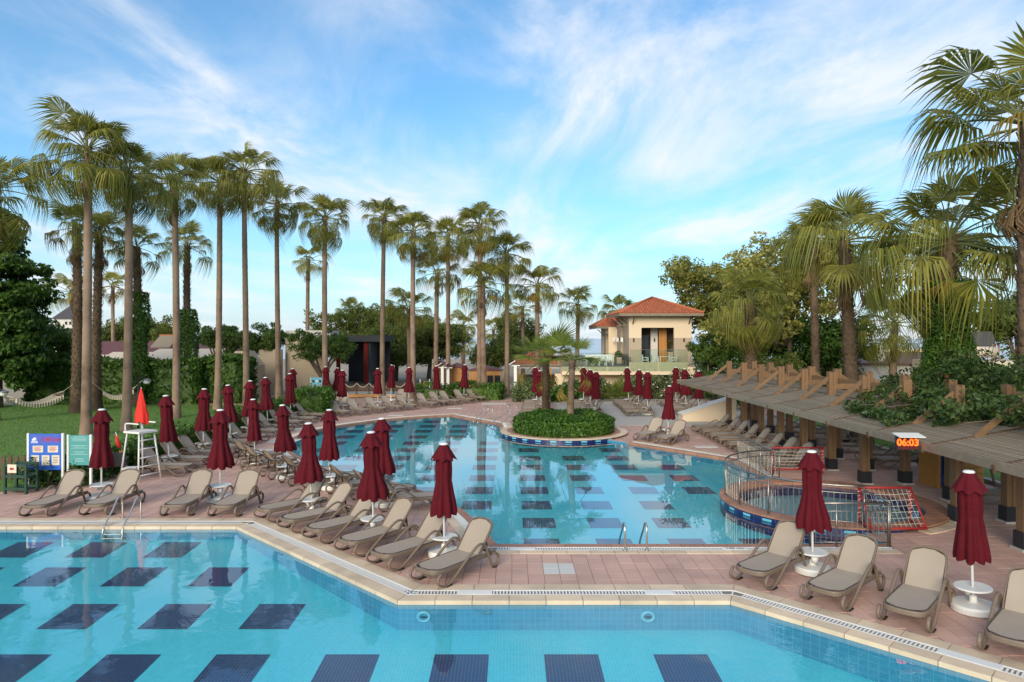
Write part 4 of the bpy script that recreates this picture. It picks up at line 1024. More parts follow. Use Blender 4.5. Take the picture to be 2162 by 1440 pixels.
PAR = [ # table pixel, top pixel, label
 (214,1025.6,215,863,'beside the teal board between the two loungers at the ladder'),(465,1027,465,864,'between the two loungers right of the pool ladder'),
 (358,965,346,834,'first from the lifeguard chair along the lawn hedge'),(429,938,431,820,'second from the lifeguard chair along the lawn hedge'),(487.5,916.7,476,812,'third from the lifeguard chair along the lawn hedge'),
 (539,958,535,842,'by the far end of loungers facing the curved pool'),(522,904,531,803,'fourth from the lifeguard chair along the lawn hedge'),(566,888,559,796,'fifth from the lifeguard chair along the lawn hedge'),
 (614,874,612,787.5,'behind the green box hedge end, front one of two'),(621,852,618,775,'behind the green box hedge end, rear one of two'),
 (604,983,596,854,'with wide flared skirt at the pool bend'),(659,1054,652,892,'with tilted skirt behind the far end of angled row'),(696.5,1004,695.5,864,'by the curved pool edge with straight narrow skirt'),
 (815,1037,793,882,'leaning over the curved pool behind the angled row'),(789,1095,784,910.5,'in the middle of the angled row with bell shaped skirt'),(937.7,1133,937,935,'at the walkway end of the angled row'),
 (1716,1165,1714,951,'in front of the steel railing by right front loungers'),(2055.5,1239,2047,993,'large one before the pergola posts by right front loungers'),
 (721,857,723,781,'first in the back row near the information board'),(709,840,714,776,'just behind the first in the back row'),(798,850,797.4,777.5,'in the back row beside the straight slim palm'),
 (825,835,827,770,'standing back from the row before the stage platform'),(863,846,864,774,'in the back row beside the patched palm trunk'),(923,839.6,921,772,'in the back row before the white shelter posts'),(979,834,981,769,'in the back row left of the orange hut'),
 (1134,844,1130,775,'behind the island palm, rear of the pair'),(1143,853,1140,782,'behind the island palm, front of the pair'),
 (1232,844,1232,775,'rear one in the trio below the terrace left end'),(1246,853,1246,780,'middle one in the trio below the terrace left end'),(1258,862,1259,784,'front one in the trio below the terrace left end'),
 (1328,844,1324,775.5,'rear one in the trio before the terrace building'),(1347.5,853,1349,780,'middle one in the trio before the terrace building'),(1367,861.5,1367.5,784,'front one in the trio before the terrace building'),
 (1427,844,1427,775,'rear one in the trio at the pergola end'),(1449,853,1445.5,777,'middle one in the trio at the pergola end'),(1474.5,862,1475,782,'front one in the trio at the pergola end'),
 (1409.5,907.5,1413,814,'standing alone between the lone pair of loungers'),(691,843,688,772,'half hidden behind the palm with curved trunk')]
for i,(tx,ty,ux,uy,lb) in enumerate(PAR):
    Y = (H-.4)*F/(ty-714); x = gx(tx,Y); zt = gz(uy,Y); sc = min(1.1,max(.94,zt/2.37))
    r = empty('closed_parasol', (x,Y,.004), R(random.uniform(0,360)), 'closed burgundy parasol '+lb, 'parasol', 'closed burgundy parasols', sc)
    tilt = max(-3,min(3,math.degrees(math.atan2(gx(ux,Y)-x, zt-.4)))); r.rotation_euler = (0,R(tilt),0)
    rz = random.uniform(0,6.28); can = CAN[{10:3,11:3,14:3,13:1}.get(i, i % 3)]
    link('base', base_m, r); link('pole', pole_m, r); link('tray_table', tab_m, r); link('waste_cup', cup_m, r, rot=(0,0,rz)); link('crank', hook_m, r, rot=(0,0,rz))
    c = link('canopy', can[0], r, rot=(0,0,rz)); link('top_valance', can[1], c); link('finial', cap_m, r)

# ------------------------------------------------------------------ pergola
pg = empty('pergola', (10.9,23,0), 0, 'long timber pergola with slatted grey roof and paired square posts', 'pergola'); pg.location = (0,0,0)
PY = [34.3,32.1,29.9,27.7,25.5,23.3,21.1,18.9,16.7,14.5,12.3]
post_m = MB().box(-.115,-.035,-.11,.11,.36,3.36).box(.035,.115,-.11,.11,.36,3.36).box(-.035,.035,-.085,.085,.36,3.32).mesh('post', M['wood_new'])
pbase_m = MB().box(-.15,.15,-.15,.15,.05,.40).mesh('post_base', M['black']); pad_m = MB().box(-.19,.19,-.19,.19,-.02,.05).mesh('footing', M['concrete'])
strut_m = MB().beam((0,0,.70),(-1.02,0,-.10),.07,.12).mesh('strut', M['wood_new'])
strut_r = MB().beam((0,0,.70),(1.02,0,-.10),.07,.12).mesh('strut', M['wood_new'])
cross_m = MB().box(-.74,.74,-.045,.045,-.09,.09).mesh('cross_beam', M['wood_new'])
raft_m = MB().beam((0,-.10,0),(-2.15,-.10,-.32),.06,.14).mesh('rafter', M['wood_dark']); raft_r = MB().beam((0,-.10,0),(2.15,-.10,-.32),.06,.14).mesh('rafter', M['wood_dark'])
for y in PY:
    for X0 in (10.9,12.15):
        if X0 == 10.9 and y == 18.9:
            o = MB().box(-.115,.115,-.11,.11,2.3,3.36).build('king_post', M['wood_new'], pg, loc=(X0,y,0))
        else:
            p = link('post', post_m, pg, (X0,y,0)); link('post_base', pbase_m, p); link('footing', pad_m, p)
    link('strut', strut_m, pg, (10.85,y,2.48)); link('strut', strut_r, pg, (12.2,y,2.48)); link('cross_beam', cross_m, pg, (11.52,y,2.86))
    link('rafter', raft_m, pg, (10.9,y+.22,2.44)); link('rafter', raft_r, pg, (12.15,y+.22,2.44))
for a,b in zip(PY[:-1],PY[1:]):
    MB().box(-.04,.04,-(a-b)/2,(a-b)/2,-.08,.08).build('tie_beam', M['wood_new'], pg, loc=(12.15,(a+b)/2,2.92))
    MB().box(-.05,.05,-(a-b)/2+.01,(a-b)/2-.01,-.09,.09).build('purlin', M['wood_dark'], pg, loc=(9.6,(a+b)/2,2.20))
bays = [(36.35,34.3)]+list(zip(PY[:-1],PY[1:]))+[(12.3,10.4)]
nsl = 21
for bi,(a,b) in enumerate(bays):
    L = a-b-.03; sm = MB().box(-.029,.029,-L/2,L/2,-.012,.012).mesh('roof_slat', M['wood_grey'])
    for k in range(nsl):
        t = (k+.5)/nsl; x = 8.86+t*1.98; z = 2.225+t*.345
        link('roof_slat', sm, pg, (x+random.uniform(-.006,.006),(a+b)/2+random.uniform(-.02,.02),z+random.uniform(-.004,.004)), (random.uniform(-.002,.002),-.15,random.uniform(-.004,.004)))
    MB().box(-.025,.025,-L/2-.01,L/2+.01,-.10,.07).build('fascia_board', M['wood_grey'], pg, loc=(8.80,(a+b)/2,2.20), rot=(random.uniform(-.003,.003),0,0))
    MB().box(-.025,.025,-L/2-.01,L/2+.01,-.10,.07).build('fascia_board', M['wood_grey'], pg, loc=(14.25,(a+b)/2,2.20))
    MB().beam((8.86,b,2.245),(10.85,b,2.592),.05,.018).build('seam_gap_strip', M['wood_dark'], pg)  # added dark strip, paints the shadowy gap at each panel seam
mb = MB()
for a,b in bays:
    for k in range(nsl):
        t = (k+.5)/nsl; x = 14.19-t*1.98; mb.box(x-.034,x+.034,b+.015,a-.015,2.213+t*.345,2.237+t*.345)
    for k in range(12): x = 11.0+k*.096; mb.box(x-.034,x+.034,b+.015,a-.015,2.572,2.596)
o = mb.build('roof_slats', M['wood_grey'], pg); o['kind'] = 'stuff'
MB().box(8.80,14.25,36.36,36.41,2.18,2.30).build('fascia_board', M['wood_grey'], pg)

def text_mesh(body, size, material, extrude=.002, bold=0):
    cu = bpy.data.curves.new('lettering','FONT'); cu.body = body; cu.size = size; cu.extrude = extrude; cu.align_x = 'CENTER'; cu.align_y = 'CENTER'; cu.offset = bold; cu.resolution_u = 3
    t = bpy.data.objects.new('tmp', cu); C.objects.link(t); dg = bpy.context.evaluated_depsgraph_get()
    me = bpy.data.meshes.new_from_object(t.evaluated_get(dg)); bpy.data.objects.remove(t); me.materials.clear(); me.materials.append(material); return me
UP = (R(90),0,0)
link('lettering', text_mesh('140 cm', .13, M['ink_black'], .001, .002), dplate, (4.75,14.565,.018))
# clock
ck = empty('digital_clock', (8.50,14.66,2.10), R(-4), 'orange digital clock under white hood showing time on pergola edge', 'clock')
MB().box(-.22,.22,0,.09,0,.30).build('clock_case', M['black'], ck); MB().box(-.205,.205,-.006,0,.015,.285).build('display', M['led_back'], ck)
link('digits', text_mesh('06:03', .205, M['led'], .002, .006), ck, (0,-.009,.155), UP)
MB().box(-.27,.27,-.22,.12,-.008,.008).build('hood', M['white_plastic'], ck, loc=(0,0,.33), rot=(R(8),0,0)); MB().box(.0,.2,.03,.06,.1,.2).build('bracket', M['black'], ck)

# ------------------------------------------------------------------ railings round the small pool
rl = empty('pool_railing', (0,0,0), 0, 'curved steel railing around the small round pool', 'railing')
def rail_run(pts, z0s, top=.94, pitch=.115, post_every=1.1, first=True):
    P = resample(pts, pitch, False); L = 0; zf = lambda i: z0s
    mb = MB(); mb.tube([(x,y,z0s+top) for x,y in pts] if len(pts) < 6 else [(x,y,z0s+top) for x,y in pts], .024, 8)
    mb.build('handrail', M['rail_steel'], rl, True)
    MB().tube([(x,y,z0s+top-.17) for x,y in pts], .012, 6).tube([(x,y,z0s+.10) for x,y in pts], .012, 6).build('rail_bar', M['rail_steel'], rl, True)
    acc = 0; nextp = 0
    for i,(x,y) in enumerate(P):
        if i: acc += math.hypot(x-P[i-1][0], y-P[i-1][1])
        if acc >= nextp or i == len(P)-1:
            nextp += post_every; MB().tube([(0,0,0),(0,0,top)], .022, 8).lathe([(.045,0),(.045,.012)], 12).build('rail_post', M['rail_steel'], rl, True, loc=(x,y,z0s))
        else: link('baluster', bal_m, rl, (x,y,z0s))
bal_m = MB().tube([(0,0,.10),(0,0,.77)], .007, 5).mesh('baluster', M['rail_steel'])
rail_run([(8.28,25.0),(8.28,21.7)], .01)
rail_run(arc(SC, SR-.13, 96, 262, 30), .09)
rail_run([(8.21,15.90),(8.15,14.72)], .01)
rail_run([(8.10,14.68),(6.42,14.68)], .01)

# ------------------------------------------------------------------ ladders
def ladder(c, n, label, gap=.46, hgt=.56, reach=.78, steps=True, name='pool_ladder'):
    """c: deck point midway, n: unit vector towards the water"""
    r = empty(name, (c[0],c[1],0), math.atan2(n[1],n[0]), label, 'pool ladder')
    for s in (-1,1):
        y = s*gap/2; P = catmull([(0,y,.012),(0,y,hgt*.55),(.03,y,hgt*.88),(.13,y,hgt),(.25,y,hgt*.90),(.40,y,hgt*.60),(reach,y,-.02),(reach+.06,y,-.30)], 5)
        h = MB().tube(P, .021, 8).build('handrail', M['steel'], r, True); MB().lathe([(.055,.012),(.055,.024),(.03,.03)], 16, (0,y,0)).build('flange', M['steel'], h)
    if steps:
        for k in range(2): MB().box(reach-.02,reach+.10,-gap/2,gap/2,-.16-.1*k,-.14-.1*k).build('tread', M['steel'], r)
ladder((-9.5,17.05), (0,-1), 'steel pool ladder between loungers at the front pool')
ladder((2.62,14.42), (0,1), 'steel pool ladder on the walkway into the curved pool')
ladder((-1.2,37.75), (-.80,-.60), 'small steel ladder at the far edge of curved pool', .42, .75, .95)
ladder((.15,36.6), (-.6,-.8), 'pair of long sloping steel handrails beside the planter island', .55, .95, 1.9, False, 'stair_handrail')

# ------------------------------------------------------------------ water polo goals
def goal(x0, x1, y, dy, h, label):
    r = empty('polo_goal', ((x0+x1)/2,y,.14), 0, label, 'goal'); w = (x1-x0)/2
    for s in (-1,1):
        MB().tube([(s*w,0,.03),(s*w,0,h)], .028, 8).build('upright', M['red_foam'], r, True)
        MB().tube([(s*w,0,h),(s*w*1.04,dy,.03)], .022, 8).build('brace', M['red_foam'], r, True)
        MB().tube([(s*w,0,.03),(s*w*1.04,dy,.03)], .028, 8).build('base_bar', M['red_foam'], r, True)
    MB().tube([(-w-.03,0,h),(w+.03,0,h)], .028, 8).build('crossbar', M['red_foam'], r, True)
    MB().tube([(-w*1.04,dy,.03),(w*1.04,dy,.03)], .03, 8).build('base_bar', M['red_foam'], r, True)
    mb = MB(); n = 11
    for k in range(n+1):
        t = -w+2*w*k/n; mb.tube([(t,0,h),(t*1.02,dy*.55,h*.42),(t*1.04,dy,.04)], .0035, 3, False)
    for k in range(1,7):
        q = k/7; mb.tube([(-w*1.02,dy*q,h*(1-q)),(0,dy*q*.95,h*(1-q)-.03),(w*1.02,dy*q,h*(1-q))], .0035, 3, False)
    for s in (-1,1):     # lashing round the uprights
        P = [(s*w+.042*math.cos(t*2.2), .042*math.sin(t*2.2), .08+t*.035) for t in np.arange(0,(h-.1)/.035,.6)]; mb.tube(P, .006, 3, False)
    mb.build('net', M['net'], r)
goal(8.36,9.95,21.85,.7,.85,'red framed polo goal with white net at far side of small pool')
goal(8.22,9.42,16.15,-.62,.82,'red framed polo goal with white net beside the railing end')

# ------------------------------------------------------------------ poolside objects at the left
def sign(px0,px1,py0,py1,Y,mat_,label,name='notice_board', post_to=0):
    x0,x1 = gx(px0,Y),gx(px1,Y); z0,z1 = gz(py1,Y),gz(py0,Y)
    r = empty(name, ((x0+x1)/2,Y,0), 0, label, 'sign'); w = (x1-x0)/2
    MB().box(-w+.03,w-.03,-.015,.015,z0,z1).build('panel', mat_, r)
    for s in (-1,1): MB().box(s*w-.03,s*w+.03,-.03,.03,0,z1+.02).build('post', M['white_plastic'], r)
    return r,w,z0,z1
r,w,z0,z1 = sign(60,133,916,992,20.5,M['blue_board'],'blue pool depth board with five paper notices and swimmer symbol')
hh = z1-z0
MB().box(-w+.12,w-.10,-.022,-.016,z1-.27*hh,z1-.04*hh).build('heading_panel', M['blue_panel'], r)
link('lettering', text_mesh('1.40 mt', .185, M['ink_red'], .002, .004), r, (.16,-.026,z1-.155*hh), UP)
mb = MB(); mb.lathe([(.001,0),(.024,0)], 12); me_h = None
def flat_disc(x,z,rad): return [(x+rad*math.cos(a),z+rad*math.sin(a)) for a in np.linspace(0,2*math.pi,14)[:-1]]
sw = MB()
for poly in (flat_disc(-.29,z1-.115*hh,.022), [(-.40,z1-.16*hh),(-.33,z1-.09*hh),(-.29,z1-.15*hh),(-.24,z1-.17*hh),(-.38,z1-.19*hh)], [(-.42,z1-.205*hh),(-.22,z1-.205*hh),(-.22,z1-.222*hh),(-.42,z1-.222*hh)], [(-.42,z1-.235*hh),(-.22,z1-.235*hh),(-.22,z1-.25*hh),(-.42,z1-.25*hh)]):
    sw.add([(x,-.026,z) for x,z in poly], [tuple(range(len(poly)))])
sw.build('swimmer_symbol', M['ink_white'], r)
for cx,cz,pw,ph in ((-.22,.42,.31,.20),(.23,.42,.31,.20),(-.30,.73,.23,.30),(.01,.73,.23,.30),(.31,.73,.23,.30)):
    pp = MB().box(cx-pw/2,cx+pw/2,-.022,-.016,z1-cz*hh-ph/2,z1-cz*hh+ph/2).build('paper_notice', M['paper'], r)
    lb = MB()
    for k in range(4): zz = z1-cz*hh+ph*.30-k*ph*.18; lb.box(cx-pw*.36,cx+pw*(.36-.12*(k%2)),-.0235,-.0222,zz-.008,zz+.008)
    lb.build('print_lines', M['ink_black'] if ph > .25 else M['ink_red'], pp)
r,w,z0,z1 = sign(144,192,919,982,20.6,M['teal_board'],'teal pool rules board on two white posts'); hh = z1-z0
mb = MB()
for blk,(a,b) in enumerate(((.05,.25),(.34,.48),(.55,.70),(.78,.93))):
    for k in range(int((b-a)/.045)):
        zz = z1-(a+k*.045)*hh; ww = w*random.uniform(.35,.75); mb.box(-ww,ww,-.018,-.0155,zz-.007,zz+.007)
mb.build('print_lines', M['ink_pale'], r)
# green trolley
x,y = gp(45,1040); t = empty('serving_trolley', (x,y,0), R(-6), 'dark green wooden two shelf trolley with paper sign', 'trolley')
for sx in (-1,1):
    for sy in (-1,1): MB().box(sx*.33-.03,sx*.33+.03,sy*.2-.03,sy*.2+.03,0,.86).build('leg', M['green_wood'], t)
for z in (.12,.48,.80):
    MB().box(-.30,.30,-.17,.17,z-.015,z+.015).build('shelf', M['green_wood'], t)
    for s in (-1,1): MB().box(-.30,.30,s*.215-.012,s*.215+.012,z-.01,z+.07).build('shelf_rail', M['green_wood'], t)
pp = MB().box(-.22,.06,-.245,-.235,.62,.86).build('paper_sign', M['paper'], t); MB().box(-.14,-.02,-.248,-.2455,.70,.77).build('print', M['ink_red'], pp)
# lifeguard chair
lc = empty('lifeguard_chair', (*gp(297,1012),0), R(-24), 'tall white lifeguard chair with ladder side and slatted foot rail', 'lifeguard chair')
for sx in (-1,1):
    for sy in (-1,1): MB().tube([(sx*.42,sy*.40,0),(sx*.27,sy*.26,1.52)], .028, 8).build('leg', M['white_plastic'], lc, True)
MB().box(-.36,.36,-.33,.33,1.50,1.56).build('seat', M['white_plastic'], lc)
for k in range(5):
    z = .2+.27*k; q = z/1.52; MB().tube([(.42-.15*q,-(.40-.14*q),z),(.42-.15*q,.40-.14*q,z)], .02, 6).build('rung', M['white_plastic'], lc, True)
MB().tube([(-.42+.02,-.39,.2),(.40,-.39,.2)], .02, 6).build('foot_rail', M['white_plastic'], lc, True)
for s in (-1,1): MB().tube(catmull([(-.30,s*.30,1.56),(-.31,s*.30,1.74),(-.22,s*.30,1.80),(.30,s*.30,1.80)],4), .024, 8).build('armrest', M['white_plastic'], lc, True)
# flag on the chair
fx,fy = lc.location.x-.12, lc.location.y+.25
fl = empty('red_flag', (fx,fy,1.56), 0, 'furled orange red warning flag standing on the lifeguard chair', 'flag')
MB().tube([(0,0,-.02),(0,0,1.36)], .012, 6).build('flag_pole', M['white_plastic'], fl, True)
mb = MB(); V=[]; n=20
for z,rad in ((.20,.20),(.45,.19),(.8,.125),(1.1,.07),(1.33,.015)):
    for k in range(n): a = 2*math.pi*k/n; f = 1+.22*math.sin(5*a+z*3); V.append((rad*f*math.cos(a)+.05*(1.3-z)*.4, rad*f*math.sin(a)*.55, z+(.06*math.sin(3*a) if z < .3 else 0)))
mb.add(V,[(i*n+k,i*n+(k+1)%n,(i+1)*n+(k+1)%n,(i+1)*n+k) for i in range(4) for k in range(n)]); mb.build('cloth', M['flag_red'], fl, True)
x,y = gp(262,1000); fl = empty('swim_flag', (x-.15,y+.1,0), 0, 'furled red and yellow flag leaning beside the lifeguard chair', 'flag')
MB().tube([(.25,0,0),(-.25,.1,1.35)], .013, 6).build('flag_pole', M['white_plastic'], fl, True)
MB().tube([(-.24,.1,1.28),(-.16,.08,1.0),(-.07,.06,.78)], [.02,.07,.05], 8).build('red_cloth', M['flag_red'], fl, True); MB().tube([(-.07,.06,.79),(-.01,.05,.62),(.06,.04,.46)], [.05,.06,.02], 8).build('yellow_cloth', M['flag_yellow'], fl, True)
# stool and wicker chair
x,y = gp(294,1012); st = empty('stool', (x-.1,y-.3,0), R(10), 'white square plastic stool under the lifeguard chair', 'stool')
MB().box(-.19,.19,-.19,.19,.40,.44).build('seat', M['white_plastic'], st); MB().box(-.17,.17,-.17,.17,.33,.40).build('apron', M['white_plastic'], st)
for sx in (-1,1):
    for sy in (-1,1): MB().beam((sx*.18,sy*.18,0),(sx*.145,sy*.145,.34),.045,.045).build('leg', M['white_plastic'], st)
def armchair(loc, rz, m, label, group=None, name='armchair', cat='chair'):
    c = empty(name, loc, rz, label, cat, group); MB().box(-.25,.25,-.24,.24,.40,.45).build('seat', m, c)
    MB().box(-.25,.25,.21,.26,.45,.86).build('backrest', m, c)
    for s in (-1,1):
        MB().box(s*.27-.025,s*.27+.025,-.22,.24,.62,.66).build('armrest', m, c)
        for q in (-1,1): MB().beam((s*.26,q*.23,0),(s*.25,q*.21,.63),.045,.045).build('leg', m, c)
    return c
x,y = gp(240,1012); armchair((x,y+.2,0), R(-160), M['wicker'], 'dark grey wicker armchair next to the lifeguard chair')
# picket fence at far left
fn = empty('picket_fence', (-15.6,21.6,0), 0, 'dark wooden picket fence by the lawn at green trolley', 'fence')
for k in range(14): MB().box(-.06,.06,-.015,.015,0,.75+.05*(k%2)).build('picket', M['wood_dark'], fn, loc=(-2.6+k*.21,0,0))
for z in (.2,.6): MB().box(-2.75,.3,.016,.045,z-.03,z+.03).build('rail', M['wood_dark'], fn)
MB().box(-.3,.12,-.028,-.018,.32,.48).build('yellow_strip', M['yellow'], fn, loc=(-2.2,0,0))
# hammocks
def hammock(a, b, z, label):
    A_, B_ = Vector((*a,z)), Vector((*b,z)); r = empty('hammock', tuple((A_+B_)/2), 0, label, 'hammock'); O = (A_+B_)/2; ax = (B_-A_); L = ax.length; u = ax.normalized(); s = Vector((-u.y,u.x,0))
    P = lambda t,w: u*(t*L)+s*w+Vector((0,0,-1.0*(1-(2*t)**2)*1.0))
    mb = MB(); n = 26
    for k in range(15):
        w = (-1+2*k/14)*.55; mb.tube([P(-.30+.60*i/12, w+0)+Vector((0,0,.10*(abs(w)/.55)**2)) for i in range(13)], .011, 3, False)
    for i in range(n+1): t = -.30+.60*i/n; mb.tube([P(t,(-1+2*k/6)*.55)+Vector((0,0,.10*(abs(-1+2*k/6))**2)) for k in range(7)], .012, 3, False)
    mb.build('net_bed', M['rope'], r)
    fr = MB()
    for sd in (-1,1):
        for i in range(18):
            p = P(-.29+.58*i/17, sd*.55)+Vector((0,0,.10)); fr.beam(p, p+Vector((0,0,-.24)), .09, .02)
    fr.build('tassel_fringe', M['rope'], r)
    cd = MB()
    for e in (-1,1):
        end = P(.5*e,0)*1.0; end.z = 0
        MB().tube([P(.30*e,-.55)+Vector((0,0,.1)),P(.30*e,.55)+Vector((0,0,.1))], .02, 6).build('spreader_bar', M['wood_new'], r)
        for k in range(7): cd.tube([P(.30*e,(-1+2*k/6)*.55)+Vector((0,0,.1)), P(.38*e,0)+Vector((0,0,.08))], .008, 3, False)
        cd.tube([P(.38*e,0)+Vector((0,0,.08)), end], .014, 4, False)
    cd.build('cords', M['rope'], r)
hammock((gx(-14,37)+.1,36.8), (gx(163,41),40.6), 1.75, 'white rope hammock with tassels slung before the dark tree')
hammock((gx(203,43),42.6), (gx(296,44),44.2), 1.75, 'white rope hammock strung between shaggy palm and creeper palm')
# lamp posts
def lamp(px, Y, h, label, hang=True, side=1):
    r = empty('lamp_post', (gx(px,Y),Y,0), 0, label, 'lamp post')
    MB().tube([(0,0,0),(0,0,h)], [.05,.035], 8).build('pole', M['black'], r, True); MB().tube(catmull([(0,0,h),(side*.15,0,h+.1),(side*.42,0,h+.05)],4), .018, 6).build('arm', M['black'], r, True)
    MB().lathe([(.03,.0),(.20,-.08),(.22,-.12),(.21,-.12)], 16, (side*.42,0,h+.05)).build('shade', M['rail_steel'], r, True); MB().lathe([(.02,-.30),(.13,-.26),(.18,-.13),(.17,-.12)], 14, (side*.42,0,h+.05)).build('glass_bowl', M['white_plastic'], r, True)
lamp(292,34.0,2.45,'black lamp post with glass bowl on the lawn behind red flag'); lamp(489,47.5,2.3,'black lamp post before the beige rounded wall'); lamp(-12,31.0,2.1,'lamp with glass bowl half hidden under the dense dark tree')
# drinks cabinet under the pergola
cb = empty('drinks_cabinet', (13.25,20.9,0), R(8), 'timber kiosk with blue glass door fridge under the pergola', 'cabinet')
MB().box(-.55,-.47,-.4,.4,0,1.9).build('side_panel', M['wood_orange'], cb); MB().box(-.45,.15,-.36,.3,.10,1.85).build('fridge', M['fridge'], cb); MB().box(-.36,.06,-.375,-.362,.42,1.72).build('glass_door', M['dark_glass'], cb)
for k in range(10): MB().box(.18,.95,-.42,-.39,.06+k*.18,.225+k*.18).build('plank', M['wood_orange'], cb)
MB().box(.18,.95,-.38,.3,.05,1.84).build('carcass', M['wood_dark'], cb)

# ------------------------------------------------------------------ terrace building
tb = empty('terrace_building', (12,58,0), 0, 'cream two storey terrace building with red tiled pyramid roof', 'building'); tb.location = (0,0,0)
def part(name, mk, parent, *boxes):
    for b in boxes: o = MB().box(*b).build(name, M[mk], parent)
    return o
part('upper_wall','cream_wall',tb,(9.6,10.62,56,56.25,4.52,6.45),(13.3,14.73,56,56.25,4.52,6.45),(10.62,13.3,56,56.25,5.36,6.45),(9.6,9.85,56.25,62.6,5.55,6.45),(14.48,14.73,56.25,62.6,2.3,6.45),(9.85,14.48,62.35,62.6,2.3,6.45))
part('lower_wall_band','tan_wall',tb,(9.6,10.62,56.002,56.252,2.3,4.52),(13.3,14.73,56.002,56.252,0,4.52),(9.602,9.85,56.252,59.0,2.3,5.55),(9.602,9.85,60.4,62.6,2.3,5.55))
part('ceiling','white_wall',tb,(9.86,14.47,56.26,62.34,5.6,5.7)); part('terrace_floor','grey_floor',tb,(3.95,14.47,54.16,63,2.24,2.3))
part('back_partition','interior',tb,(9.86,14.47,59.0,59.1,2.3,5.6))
for k in range(6): part('wood_panel_board','wood_orange',tb,(12.36+k*.11,12.458+k*.11,57.4,57.46,2.3,5.35))
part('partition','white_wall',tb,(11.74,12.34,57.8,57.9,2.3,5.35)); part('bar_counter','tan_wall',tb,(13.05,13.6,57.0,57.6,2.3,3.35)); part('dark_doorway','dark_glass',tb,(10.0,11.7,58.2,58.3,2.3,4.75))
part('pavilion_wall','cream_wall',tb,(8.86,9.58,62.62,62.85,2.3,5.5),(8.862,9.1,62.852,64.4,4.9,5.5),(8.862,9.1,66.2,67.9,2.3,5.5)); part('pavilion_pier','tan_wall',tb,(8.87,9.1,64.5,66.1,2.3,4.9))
part('terrace_slab','cream_wall',tb,(3.95,14.47,54.0,55.7,1.6,2.235)); part('upstand','cream_wall',tb,(9.3,13.9,53.98,54.14,2.24,2.6))
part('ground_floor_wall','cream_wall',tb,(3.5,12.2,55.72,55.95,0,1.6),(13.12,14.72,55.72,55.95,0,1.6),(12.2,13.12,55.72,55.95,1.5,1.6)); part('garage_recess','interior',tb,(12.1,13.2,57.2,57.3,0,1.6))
part('blue_barrels','fridge',tb,(12.3,12.5,56.6,56.9,.35,.7),(12.65,12.95,56.6,56.9,.5,.75)); part('drain_pipe','white_wall',tb,(11.3,11.34,55.66,55.71,.2,1.3))
for a,b,z0,z1,y in ((9.32,11.55,1.9,3.58,53.9),(11.6,13.88,1.9,3.58,53.9),(3.95,5.7,1.9,3.32,53.92),(5.75,7.5,1.9,3.32,53.92),(7.55,9.26,1.9,3.32,53.92)):
    gpn = part('glass_panel','glass',tb,(a,b,y,y+.02,z0,z1))
    for k in range(3): MB().lathe([(.035,0),(.035,.02)],10).build('stud', M['rail_steel'], gpn, loc=(a+.25+k*(b-a-.5)/2,y-.002,z0+.14), rot=UP)
    MB().box(a,b,y-.004,y+.024,z1,z1+.02).build('top_trim', M['rail_steel'], gpn)
for x,z in ((9.98,4.35),(14.1,4.35),(12.05,4.35)): part('wall_lamp','black',tb,(x-.05,x+.05,55.9 if x != 12.05 else 57.7,55.998 if x != 12.05 else 57.79,z-.14,z+.14))
for y in (57.2,59.6,61.8): part('hanging_lantern','white_plastic',tb,(9.1,9.3,y-.1,y+.1,4.2,4.55))
for y in (58.5,60.9): part('wall_lamp','black',tb,(9.5,9.6,y-.06,y+.06,4.3,4.6))
